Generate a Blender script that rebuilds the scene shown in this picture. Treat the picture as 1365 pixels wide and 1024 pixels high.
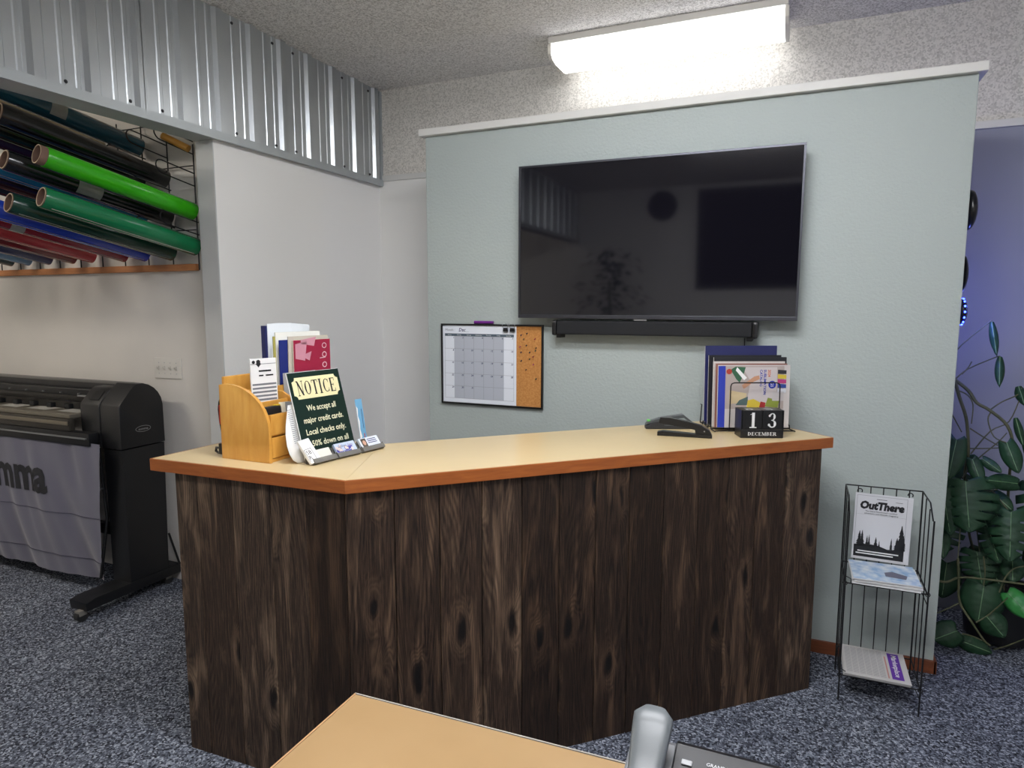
import bpy, bmesh, math, random
from mathutils import Vector, Matrix, noise
random.seed(7)
SC = bpy.context.scene
for o in list(bpy.data.objects): bpy.data.objects.remove(o)
COL = SC.collection
PI = math.pi

# ------------------------------------------------------------------ camera
cam_d = bpy.data.cameras.new('camera'); cam = bpy.data.objects.new('camera', cam_d); COL.objects.link(cam)
cam_d.sensor_width = 36; cam_d.lens = 883 / 1365 * 36; cam_d.clip_start = .02
yaw, pit, rol = math.radians(23.31), math.radians(6.766), math.radians(-.025)
fw = Vector((-math.sin(yaw) * math.cos(pit), math.cos(yaw) * math.cos(pit), -math.sin(pit)))
rt = Vector((math.cos(yaw), math.sin(yaw), 0)); up = rt.cross(fw)
rt2 = rt * math.cos(rol) + up * math.sin(rol); up2 = up * math.cos(rol) - rt * math.sin(rol)
M = Matrix((rt2, up2, -fw)).transposed().to_4x4(); M.translation = (0, 0, 1.6)
cam.matrix_world = M; SC.camera = cam
# ------------------------------------------------------------------ light and exposure
w = bpy.data.worlds.new('world'); SC.world = w; w.use_nodes = True
w.node_tree.nodes['Background'].inputs[0].default_value = (.6, .65, .75, 1); w.node_tree.nodes['Background'].inputs[1].default_value = .15
SC.view_settings.view_transform = 'Standard'; SC.view_settings.look = 'None'
SC.view_settings.exposure = 1.32; SC.view_settings.gamma = 1.0; SC.view_settings.use_curve_mapping = False
LENS_E = 1.8          # fluorescent lens above the partition
ROOM_E = 15.0          # fluorescent lenses over the reception, behind the viewer
SHOP_E = 15.0           # lens in the workshop beyond the opening
BLUE_W = 2.3
SC.cycles.max_bounces = 10; SC.cycles.diffuse_bounces = 5; SC.cycles.glossy_bounces = 4
SC.cycles.sample_clamp_indirect = 4.0
SC.cycles.use_denoising = True

# ------------------------------------------------------------------ materials
def lin(h):
    if isinstance(h, str):
        c = [int(h[i:i + 2], 16) / 255 for i in (0, 2, 4)]
        return tuple(x / 12.92 if x <= .04045 else ((x + .055) / 1.055) ** 2.4 for x in c) + (1,)
    return tuple(h) + (1,)
MATS = {}
def mat(name, col, rough=.6, metal=0., spec=.5, emit=0., bump=None, vary=None, coat=0., trans=0., ior=None, sheen=0):
    """bump=(scale, strength, distance); vary=(scale, second colour)"""
    if name in MATS: return MATS[name]
    m = bpy.data.materials.new(name); m.use_nodes = True; nt = m.node_tree; b = nt.nodes['Principled BSDF']
    b.inputs['Base Color'].default_value = lin(col); b.inputs['Roughness'].default_value = rough
    b.inputs['Metallic'].default_value = metal; b.inputs['Specular IOR Level'].default_value = spec
    b.inputs['Coat Weight'].default_value = coat; b.inputs['Coat Roughness'].default_value = .08
    b.inputs['Transmission Weight'].default_value = trans
    if sheen: b.inputs['Sheen Weight'].default_value = sheen
    if ior: b.inputs['IOR'].default_value = ior
    if emit:
        b.inputs['Emission Color'].default_value = lin(col); b.inputs['Emission Strength'].default_value = emit
    tc = nt.nodes.new('ShaderNodeTexCoord')
    if bump:
        n = nt.nodes.new('ShaderNodeTexNoise'); n.inputs['Scale'].default_value = bump[0]; n.inputs['Detail'].default_value = 3
        nt.links.new(tc.outputs['Object'], n.inputs['Vector'])
        bp = nt.nodes.new('ShaderNodeBump'); bp.inputs['Strength'].default_value = bump[1]; bp.inputs['Distance'].default_value = bump[2]
        nt.links.new(n.outputs['Fac'], bp.inputs['Height']); nt.links.new(bp.outputs['Normal'], b.inputs['Normal'])
    if vary:
        n = nt.nodes.new('ShaderNodeTexNoise'); n.inputs['Scale'].default_value = vary[0]; n.inputs['Detail'].default_value = 4
        nt.links.new(tc.outputs['Object'], n.inputs['Vector'])
        r = nt.nodes.new('ShaderNodeValToRGB'); r.color_ramp.elements[0].position = .35; r.color_ramp.elements[1].position = .65
        r.color_ramp.elements[0].color = lin(col); r.color_ramp.elements[1].color = lin(vary[1])
        nt.links.new(n.outputs['Fac'], r.inputs['Fac']); nt.links.new(r.outputs['Color'], b.inputs['Base Color'])
    MATS[name] = m
    return m

def node(nt, t, **kw):
    n = nt.nodes.new(t)
    for k, v in kw.items():
        if hasattr(n, k): setattr(n, k, v)
        else: n.inputs[k.replace('_', ' ')].default_value = v
    return n

def ramp(nt, stops):
    r = nt.nodes.new('ShaderNodeValToRGB'); e = r.color_ramp.elements
    while len(e) < len(stops): e.new(.5)
    for el, (p, c) in zip(e, stops): el.position = p; el.color = lin(c)
    return r

def carpet_mat():
    m = bpy.data.materials.new('blue_grey_carpet'); m.use_nodes = True; nt = m.node_tree; b = nt.nodes['Principled BSDF']
    tc = nt.nodes.new('ShaderNodeTexCoord')
    n1 = node(nt, 'ShaderNodeTexNoise', Scale=210., Detail=2., Roughness=.9); n2 = node(nt, 'ShaderNodeTexNoise', Scale=2.2, Detail=3.)
    nt.links.new(tc.outputs['Object'], n1.inputs['Vector']); nt.links.new(tc.outputs['Object'], n2.inputs['Vector'])
    r = ramp(nt, [(.05, '23252c'), (.4, '4d515c'), (.75, '737985'), (1., 'a9afb9')])
    vo = node(nt, 'ShaderNodeTexVoronoi', Scale=150., Randomness=1.); nt.links.new(tc.outputs['Object'], vo.inputs['Vector'])
    sp = nt.nodes.new('ShaderNodeSeparateColor'); nt.links.new(vo.outputs['Color'], sp.inputs[0]); nt.links.new(sp.outputs[0], r.inputs['Fac'])
    r2 = ramp(nt, [(.3, 'b8b8c0'), (.7, 'ffffff')]); nt.links.new(n2.outputs['Fac'], r2.inputs['Fac'])
    mx = nt.nodes.new('ShaderNodeMix'); mx.data_type = 'RGBA'; mx.blend_type = 'MULTIPLY'; mx.inputs[0].default_value = .5
    nt.links.new(r.outputs['Color'], mx.inputs[6]); nt.links.new(r2.outputs['Color'], mx.inputs[7])
    nt.links.new(mx.outputs[2], b.inputs['Base Color']); b.inputs['Roughness'].default_value = .95
    b.inputs['Specular IOR Level'].default_value = .15
    bp = node(nt, 'ShaderNodeBump', Strength=.3, Distance=.002)
    nt.links.new(n1.outputs['Fac'], bp.inputs['Height']); nt.links.new(bp.outputs['Normal'], b.inputs['Normal'])
    return m

def popcorn_mat(name, c1, c2, scale=70., strength=1., dist=.012):
    m = bpy.data.materials.new(name); m.use_nodes = True; nt = m.node_tree; b = nt.nodes['Principled BSDF']
    tc = nt.nodes.new('ShaderNodeTexCoord')
    n1 = node(nt, 'ShaderNodeTexNoise', Scale=scale, Detail=4., Roughness=.65)
    nt.links.new(tc.outputs['Object'], n1.inputs['Vector'])
    vo = node(nt, 'ShaderNodeTexVoronoi', Scale=scale, Randomness=1.); nt.links.new(tc.outputs['Object'], vo.inputs['Vector'])
    sp = nt.nodes.new('ShaderNodeSeparateColor'); nt.links.new(vo.outputs['Color'], sp.inputs[0])
    r = ramp(nt, [(.0, c1), (.7, c2)]); nt.links.new(sp.outputs[0], r.inputs['Fac'])
    nt.links.new(r.outputs['Color'], b.inputs['Base Color']); b.inputs['Roughness'].default_value = .95
    r3 = ramp(nt, [(.3, '000000'), (.6, 'ffffff')]); nt.links.new(n1.outputs['Fac'], r3.inputs['Fac'])
    bp = node(nt, 'ShaderNodeBump', Strength=strength, Distance=dist)
    nt.links.new(r3.outputs['Color'], bp.inputs['Height']); nt.links.new(bp.outputs['Normal'], b.inputs['Normal'])
    return m

def barnwood_mat():
    """dark stained pine: fine streaks, long pale figure, knots; offset per plank"""
    m = bpy.data.materials.new('dark_stained_pine'); m.use_nodes = True; nt = m.node_tree; b = nt.nodes['Principled BSDF']; L = nt.links.new
    tc = nt.nodes.new('ShaderNodeTexCoord'); oi = nt.nodes.new('ShaderNodeObjectInfo')
    mul = node(nt, 'ShaderNodeMath', operation='MULTIPLY'); mul.inputs[1].default_value = 37.
    L(oi.outputs['Random'], mul.inputs[0])
    cx = nt.nodes.new('ShaderNodeCombineXYZ'); L(mul.outputs[0], cx.inputs[0]); L(mul.outputs[0], cx.inputs[2]); L(mul.outputs[0], cx.inputs[1])
    add = node(nt, 'ShaderNodeVectorMath', operation='ADD'); L(tc.outputs['UV'], add.inputs[0]); L(cx.outputs[0], add.inputs[1])
    # knots: distance to sparse points, in plank coordinates (u across, v up, metres)
    mk = node(nt, 'ShaderNodeMapping'); mk.inputs['Scale'].default_value = (7., 2.4, 1); L(add.outputs[0], mk.inputs['Vector'])
    vo = node(nt, 'ShaderNodeTexVoronoi', Scale=1., Randomness=1.); vo.voronoi_dimensions = '2D'
    wn = node(nt, 'ShaderNodeTexNoise', Scale=3., Detail=2.); L(mk.outputs[0], wn.inputs['Vector']); wa = node(nt, 'ShaderNodeVectorMath', operation='MULTIPLY_ADD'); wa.inputs[1].default_value = (.25, .25, 0); L(wn.outputs['Color'], wa.inputs[0]); L(mk.outputs[0], wa.inputs[2]); L(wa.outputs[0], vo.inputs['Vector'])
    sk = nt.nodes.new('ShaderNodeSeparateColor'); L(vo.outputs['Color'], sk.inputs[0]); gt = node(nt, 'ShaderNodeMath', operation='MULTIPLY_ADD'); gt.inputs[1].default_value = .9; gt.inputs[2].default_value = -.35; L(sk.outputs[0], gt.inputs[0]); gm = node(nt, 'ShaderNodeMath', operation='MAXIMUM'); gm.inputs[1].default_value = 0; L(gt.outputs[0], gm.inputs[0]); kd = node(nt, 'ShaderNodeMath', operation='ADD'); L(vo.outputs['Distance'], kd.inputs[0]); L(gm.outputs[0], kd.inputs[1])
    kn = ramp(nt, [(.04, 'ffffff'), (.34, '000000')]); kn.color_ramp.interpolation = 'EASE'; L(kd.outputs[0], kn.inputs['Fac'])
    core = ramp(nt, [(.06, 'ffffff'), (.13, '000000')]); L(kd.outputs[0], core.inputs['Fac'])
    # figure: bands across the width, bent by slow noise and pushed aside by the knots
    mp = node(nt, 'ShaderNodeMapping'); mp.inputs['Scale'].default_value = (1, .11, 1); L(add.outputs[0], mp.inputs['Vector'])
    slow = node(nt, 'ShaderNodeTexNoise', Scale=6.5, Detail=2.); L(mp.outputs[0], slow.inputs['Vector'])
    m1 = node(nt, 'ShaderNodeMath', operation='MULTIPLY'); m1.inputs[1].default_value = .30; L(slow.outputs['Fac'], m1.inputs[0])
    m2 = node(nt, 'ShaderNodeMath', operation='MULTIPLY'); m2.inputs[1].default_value = .05; L(kn.outputs['Color'], m2.inputs[0])
    m3 = node(nt, 'ShaderNodeMath', operation='ADD'); L(m1.outputs[0], m3.inputs[0]); L(m2.outputs[0], m3.inputs[1])
    sx = nt.nodes.new('ShaderNodeSeparateXYZ'); L(add.outputs[0], sx.inputs[0])
    m4 = node(nt, 'ShaderNodeMath', operation='ADD'); L(sx.outputs[0], m4.inputs[0]); L(m3.outputs[0], m4.inputs[1])
    m5 = node(nt, 'ShaderNodeMath', operation='MULTIPLY'); m5.inputs[1].default_value = 620.; L(m4.outputs[0], m5.inputs[0])
    m6 = node(nt, 'ShaderNodeMath', operation='SINE'); L(m5.outputs[0], m6.inputs[0])
    m7 = node(nt, 'ShaderNodeMapRange'); m7.inputs[1].default_value = -1; m7.inputs[2].default_value = 1; L(m6.outputs[0], m7.inputs[0])
    # fine fibre
    mf = node(nt, 'ShaderNodeMapping'); mf.inputs['Scale'].default_value = (1, .035, 1); L(add.outputs[0], mf.inputs['Vector'])
    fib = node(nt, 'ShaderNodeTexNoise', Scale=260., Detail=4., Roughness=.75); L(mf.outputs[0], fib.inputs['Vector'])
    # wear: pale long patches
    mw = node(nt, 'ShaderNodeMapping'); mw.inputs['Scale'].default_value = (1, .12, 1); L(add.outputs[0], mw.inputs['Vector'])
    wr = node(nt, 'ShaderNodeTexNoise', Scale=20., Detail=4., Roughness=.6, Distortion=.5); L(mw.outputs[0], wr.inputs['Vector'])
    wrr = ramp(nt, [(.52, '000000'), (.74, 'ffffff')]); L(wr.outputs['Fac'], wrr.inputs['Fac'])
    base = ramp(nt, [(.34, '110c09'), (.5, '30241c'), (.66, '5d4a3c')]); L(fib.outputs['Fac'], base.inputs['Fac'])
    halo = ramp(nt, [(.10, '000000'), (.17, 'ffffff'), (.30, '000000')]); L(kd.outputs[0], halo.inputs['Fac'])
    # colour = base + figure*wear
    fm = node(nt, 'ShaderNodeMath', operation='MULTIPLY'); L(m7.outputs[0], fm.inputs[0]); L(wrr.outputs['Color'], fm.inputs[1])
    fs = node(nt, 'ShaderNodeMath', operation='MULTIPLY'); fs.inputs[1].default_value = .10; L(m7.outputs[0], fs.inputs[0])
    fa = node(nt, 'ShaderNodeMath', operation='ADD'); L(fs.outputs[0], fa.inputs[0])
    f5 = node(nt, 'ShaderNodeMath', operation='MULTIPLY'); f5.inputs[1].default_value = .40; L(fm.outputs[0], f5.inputs[0]); L(f5.outputs[0], fa.inputs[1])
    f6 = node(nt, 'ShaderNodeMath', operation='MULTIPLY_ADD'); f6.inputs[1].default_value = .38; L(wrr.outputs['Color'], f6.inputs[0]); L(fa.outputs[0], f6.inputs[2])
    mx = nt.nodes.new('ShaderNodeMix'); mx.data_type = 'RGBA'; h1 = node(nt, 'ShaderNodeMath', operation='MULTIPLY'); L(halo.outputs['Color'], h1.inputs[0]); L(fib.outputs['Fac'], h1.inputs[1]); h2 = node(nt, 'ShaderNodeMath', operation='MULTIPLY_ADD'); h2.inputs[1].default_value = .40; L(h1.outputs[0], h2.inputs[0]); L(f6.outputs[0], h2.inputs[2]); L(h2.outputs[0], mx.inputs[0]); L(base.outputs['Color'], mx.inputs[6]); mx.inputs[7].default_value = lin('a38c74')
    mk2 = nt.nodes.new('ShaderNodeMix'); mk2.data_type = 'RGBA'; L(core.outputs['Color'], mk2.inputs[0]); L(mx.outputs[2], mk2.inputs[6]); mk2.inputs[7].default_value = lin('120b08')
    # whole-plank tone
    tr = ramp(nt, [(0., '9a8a7e'), (.5, 'd0c4bc'), (1., 'ffffff')]); L(oi.outputs['Random'], tr.inputs['Fac'])
    mt = nt.nodes.new('ShaderNodeMix'); mt.data_type = 'RGBA'; mt.blend_type = 'MULTIPLY'; mt.inputs[0].default_value = 1; L(mk2.outputs[2], mt.inputs[6]); L(tr.outputs['Color'], mt.inputs[7])
    L(mt.outputs[2], b.inputs['Base Color'])
    b.inputs['Roughness'].default_value = .62; b.inputs['Specular IOR Level'].default_value = .35
    bp = node(nt, 'ShaderNodeBump', Strength=.35, Distance=.003); L(fib.outputs['Fac'], bp.inputs['Height']); L(bp.outputs['Normal'], b.inputs['Normal'])
    return m

def wood_mat(name, c1, c2, rough=.4, scale=(1, 14, 14), coat=.2):
    m = bpy.data.materials.new(name); m.use_nodes = True; nt = m.node_tree; b = nt.nodes['Principled BSDF']
    tc = nt.nodes.new('ShaderNodeTexCoord'); mp = nt.nodes.new('ShaderNodeMapping'); mp.inputs['Scale'].default_value = scale
    nt.links.new(tc.outputs['Object'], mp.inputs['Vector'])
    n = node(nt, 'ShaderNodeTexNoise', Scale=3., Detail=5., Roughness=.6, Distortion=.5); nt.links.new(mp.outputs[0], n.inputs['Vector'])
    r = ramp(nt, [(.3, c1), (.7, c2)]); nt.links.new(n.outputs['Fac'], r.inputs['Fac'])
    nt.links.new(r.outputs['Color'], b.inputs['Base Color']); b.inputs['Roughness'].default_value = rough; b.inputs['Coat Weight'].default_value = coat
    b.inputs['Coat Roughness'].default_value = .25
    return m

white_wall = mat('white_painted_wall', 'efeeea', .75, bump=(60, .12, .004))
grey_wall = mat('grey_green_partition_paint', 'a7b0ad', .62, bump=(75, .55, .004))
workshop_wall = mat('workshop_wall_paint', 'c6c3be', .8, bump=(50, .1, .003), vary=(1.2, 'd0ccc6'))
alcove_wall = mat('alcove_wall_shade', '9597a4', .8, bump=(60, .1, .003))  # same back wall, darkened and blued so the colour carries the alcove's shade
trim_white = mat('white_trim_paint', 'd6d5d0', .5)
column_grey = mat('grey_column_shade', 'b4b5b4', .7, vary=(2.5, 'c2c3c1'))  # grey holds the shade on the wall's end face; the beam reuses it
stipple_ceiling = popcorn_mat('stippled_ceiling', 'c2beb7', 'fbf8f3', 150, .6, .004)
stipple_wall = popcorn_mat('stippled_upper_wall', 'c0bcb3', 'e6e2da', 140, .6, .003)
carpet = carpet_mat(); barn = barnwood_mat()
galv = mat('galvanised_steel', 'c3c8ca', .33, 0.85, bump=(14, .05, .01), vary=(3, 'b7bcbf'))
galv_trim = mat('galvanised_trim', 'b9bfc1', .4, .6)
laminate = mat('maple_laminate', 'cfb98c', .34, coat=.15, vary=(2.5, 'd4bf93'))
desk_lam = mat('desk_maple_laminate', 'a0825a', .32, coat=.2, vary=(3, 'a88a62'))
edge_wood = wood_mat('orange_brown_wood_edge', '8d4a1c', 'a75e28', .4, (3, 3, 30))
base_wood = wood_mat('brown_wood_baseboard', '6b3a20', '83492a', .5, (2, 2, 20))
pine = wood_mat('raw_pine_strip', 'a5683c', 'b87c4c', .6, (2, 20, 20), 0)
org_wood = wood_mat('honey_birch_wood', 'c98d38', 'dba650', .35, (9, 9, 1.6), .3)
black_plastic = mat('black_plastic', '101114', .42, bump=(300, .1, .0006))
black_satin = mat('black_satin', '0e0f12', .28)
black_metal = mat('black_wire', '141416', .45, .2)
dark_grey = mat('dark_grey_plastic', '2b2c2f', .5)
mid_grey = mat('mid_grey_plastic', '6b6d70', .45)
silver = mat('brushed_silver', 'a9abae', .3, .9)
bezel = mat('tv_bezel_metal', '4c4d53', .35, .8)
screen = mat('tv_glass', '100f16', .05, spec=.8)
paper = mat('white_paper', 'e6e6e4', .8)
cream = mat('cream_print', 'e2d9ab', .6)
off_white = mat('off_white_switch_plate', 'cfccc6', .45)
ink = mat('black_ink', '15161a', .6)
grey_ink = mat('grey_ink', '74777c', .7)
pale_ink = mat('pale_grey_ink', 'b9bcc2', .7)
navy = mat('navy_card', '1c2256', .5)
royal = mat('royal_blue_print', '2436a0', .5)
purple = mat('purple_print', '5b2f92', .6)
magenta = mat('magenta_cover', '99213f', .35)
pinkish = mat('pale_pink_print', 'c88c9c', .45)
dark_green_sign = mat('dark_green_sign_face', '10261f', .35)
cork = mat('cork', 'b3783c', .85, bump=(180, .5, .003), vary=(120, 'c48a4b'))
dark_teal_ink = mat('slate_header_ink', '4b5a66', .6)
cell_grey = mat('calendar_cell_grey', 'b3b8c2', .5)
cell_white = mat('calendar_white', 'e2e7ef', .45)
pen_purple = mat('purple_marker_plastic', '6f2a86', .35)
clear = mat('clear_acrylic', 'dfe4e6', .08, trans=.85, ior=1.3)
tape_m = mat('translucent_tape', 'a4a7a2', .3, trans=.3)
fabric = mat('grey_media_cloth', '5c5b6c', .85, bump=(500, .3, .0008), sheen=.3)
stitch = mat('cloth_seam', '454454', .9)
kraft = mat('kraft_core', '7a6052', .85); kraft_edge = mat('pale_core_rim', 'c0ab92', .8)
leaf_m = mat('monstera_leaf', '1f4029', .5, spec=.3, vary=(9, '18331f'))
leaf_m2 = mat('monstera_leaf_bright', '2f7a38', .45, vary=(9, '286a30'))
stem_m = mat('brown_green_stem', '5b5a40', .6, vary=(20, '454a30'))
blue_led = mat('blue_led', '2030ff', .4, emit=14.0)
lens_m = mat('lit_fluorescent_lens', 'fdfdff', .5, emit=LENS_E)
room_lens_m = mat('lit_room_lens', 'f9faff', .5, emit=ROOM_E)
fill_lens_m = mat('lit_fill_lens', 'f9faff', .5, emit=ROOM_E * .5)
shop_lens_m = mat('lit_workshop_lens', 'fff6e8', .5, emit=SHOP_E)
lens_end = mat('acrylic_lens_end', 'e6e2d6', .5)
amber = mat('amber_film', 'b98532', .4)
lcd = mat('lcd_blue', '5a78c8', .3, emit=1.0)
sky_blue = mat('light_blue_print', '6fa9cf', .6)
rubber = mat('caster_rubber', '1d1e20', .6)
red_pl = mat('red_plastic', 'b5271c', .4)
yellow_pl = mat('yellow_plastic', 'd9b81c', .45)
window_dark = mat('night_window_glass', '05070c', .6, spec=.1)

# ------------------------------------------------------------------ mesh helpers
WL = {}
def tag(o, label=None, cat=None, group=None, kind=None):
    if label: o['label'] = label
    if cat: o['category'] = cat
    if group: o['group'] = group
    if kind: o['kind'] = kind
    return o
def thing(name, label, cat, loc=(0, 0, 0), group=None):
    o = bpy.data.objects.new(name, None); o.empty_display_size = .05; COL.objects.link(o); o.location = loc; WL[o.name] = Vector(loc)
    return tag(o, label, cat, group)

_tc = {}
def text_geo(s, bold=0):
    k = (s, bold)
    if k in _tc: return _tc[k]
    c = bpy.data.curves.new('t', 'FONT'); c.body = s; c.size = 1; c.resolution_u = 2; c.offset = bold
    o = bpy.data.objects.new('t', c); COL.objects.link(o); bpy.context.view_layer.update()
    me = bpy.data.meshes.new_from_object(o.evaluated_get(bpy.context.evaluated_depsgraph_get()))
    V = [tuple(v.co[:2]) for v in me.vertices]; F = [tuple(p.vertices) for p in me.polygons]
    bpy.data.objects.remove(o); bpy.data.curves.remove(c); bpy.data.meshes.remove(me)
    if not V: V = [(0, 0)]
    x0 = min(v[0] for v in V); x1 = max(v[0] for v in V)
    _tc[k] = (V, F, x0, x1); return _tc[k]

class MB:
    def __init__(s, T=None): s.bm = bmesh.new(); s.T = T or Matrix(); s.mi = 0; s.uv = None
    def v(s, p): return s.bm.verts.new(s.T @ Vector(p))
    def face(s, vs):
        try: f = s.bm.faces.new(vs); f.material_index = s.mi; return f
        except ValueError: return None
    def quad(s, *p): return s.face([s.v(q) for q in p])
    def box(s, x0, x1, y0, y1, z0, z1, bev=0):
        vs = [s.v((x, y, z)) for z in (z0, z1) for y in (y0, y1) for x in (x0, x1)]
        fs = [s.face([vs[i] for i in f]) for f in ((0, 2, 3, 1), (4, 5, 7, 6), (0, 1, 5, 4), (2, 6, 7, 3), (0, 4, 6, 2), (1, 3, 7, 5))]
        if bev:
            es = list({e for f in fs for e in f.edges})
            r = bmesh.ops.bevel(s.bm, geom=es, offset=bev, segments=2, affect='EDGES', profile=.6)
            for f in r['faces']: f.material_index = s.mi
        return s
    def prism(s, pts, off, bev=0):
        """closed 3D outline swept by the vector off"""
        n = len(pts); off = Vector(off)
        a = [s.v(p) for p in pts]; b = [s.v(Vector(p) + off) for p in pts]
        fs = [s.face(a[::-1]), s.face(b)] + [s.face([a[i], a[(i + 1) % n], b[(i + 1) % n], b[i]]) for i in range(n)]
        if bev:
            es = list({e for f in fs[:2] if f for e in f.edges})
            r = bmesh.ops.bevel(s.bm, geom=es, offset=bev, segments=2, affect='EDGES', profile=.6)
            for f in r['faces']: f.material_index = s.mi
        return s
    def xy(s, pts, z0, z1, bev=0): return s.prism([(p[0], p[1], z0) for p in pts], (0, 0, z1 - z0), bev)
    def tube(s, pts, r, n=8, closed=False, rf=None):
        P = [Vector(p) for p in pts]; rings = []; m = len(P); prev = None
        for i, p in enumerate(P):
            a = P[(i - 1) % m] if (closed or i > 0) else p; c = P[(i + 1) % m] if (closed or i < m - 1) else p
            t = (c - a).normalized()
            if prev is None:
                u = t.orthogonal().normalized()
            else:
                u = (prev - t * prev.dot(t)); u = u.normalized() if u.length > 1e-6 else t.orthogonal().normalized()
            prev = u; q = t.cross(u); rr = rf(i / (m - 1)) if rf else r
            rings.append([s.v(p + (u * math.cos(k * 2 * PI / n) + q * math.sin(k * 2 * PI / n)) * rr) for k in range(n)])
        for i in range(m if closed else m - 1):
            A, B = rings[i], rings[(i + 1) % m]
            for k in range(n): s.face([A[k], A[(k + 1) % n], B[(k + 1) % n], B[k]])
        if not closed: s.face(rings[0][::-1]); s.face(rings[-1])
        return s
    def cyl(s, p0, p1, r0, r1=None, n=24):
        r1 = r0 if r1 is None else r1
        return s.tube([p0, p1], r0, n, rf=lambda t: r0 + (r1 - r0) * t)
    def lathe(s, prof, c, ax=(0, 0, 1), n=28, cap=(1, 1)):
        """prof: [(radius, height along axis)]"""
        ax = Vector(ax).normalized(); u = ax.orthogonal().normalized(); q = ax.cross(u); c = Vector(c); rings = []
        for r, h in prof:
            rings.append([s.v(c + ax * h + (u * math.cos(k * 2 * PI / n) + q * math.sin(k * 2 * PI / n)) * max(r, 1e-5)) for k in range(n)])
        for A, B in zip(rings, rings[1:]):
            for k in range(n): s.face([A[k], A[(k + 1) % n], B[(k + 1) % n], B[k]])
        if cap[0]: s.face(rings[0][::-1])
        if cap[1]: s.face(rings[-1])
        return s
    def text(s, txt, x, y, h, z=0, align='l', width=None, bold=0, sx=1, shear=0):
        V, F, x0, x1 = text_geo(txt, bold); k = h / .73; kx = k * sx
        if width: kx = width / (x1 - x0)
        ox = x - x0 * kx
        if align == 'c': ox = x - (x0 + x1) / 2 * kx
        if align == 'r': ox = x - x1 * kx
        vs = [s.v((ox + a * kx + shear * b * k, y + b * k, z)) for a, b in V]
        for f in F: s.face([vs[i] for i in f])
        return s
    def build(s, name, mats, parent=None, smooth=False, mod=None):
        off = WL.get(parent.name, Vector()) if parent else Vector()
        if off.length: bmesh.ops.translate(s.bm, verts=s.bm.verts, vec=-off)
        if not getattr(s, 'keep', False): bmesh.ops.recalc_face_normals(s.bm, faces=s.bm.faces)
        me = bpy.data.meshes.new(name); s.bm.to_mesh(me); s.bm.free()
        for m in (mats if isinstance(mats, (list, tuple)) else [mats]): me.materials.append(m)
        o = bpy.data.objects.new(name, me); COL.objects.link(o)
        if parent: o.parent = parent; WL[o.name] = off
        else: WL[o.name] = Vector()
        if smooth:
            for p in me.polygons: p.use_smooth = True
            try: me.set_sharp_from_angle(angle=math.radians(smooth if smooth > 1 else 40))
            except Exception: pass
        return o
def struct(name, mb, m, smooth=False, parent=None):
    o = mb.build(name, m, parent, smooth)
    if not parent: o['kind'] = 'structure'
    return o
def frame(o, ux, uy):
    """matrix of a local frame: x along ux, y along uy, z out of the sheet"""
    ux = Vector(ux).normalized(); uy = Vector(uy); uy = (uy - ux * uy.dot(ux)).normalized(); n = ux.cross(uy)
    T = Matrix((ux, uy, n)).transposed().to_4x4(); T.translation = o; return T

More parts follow.
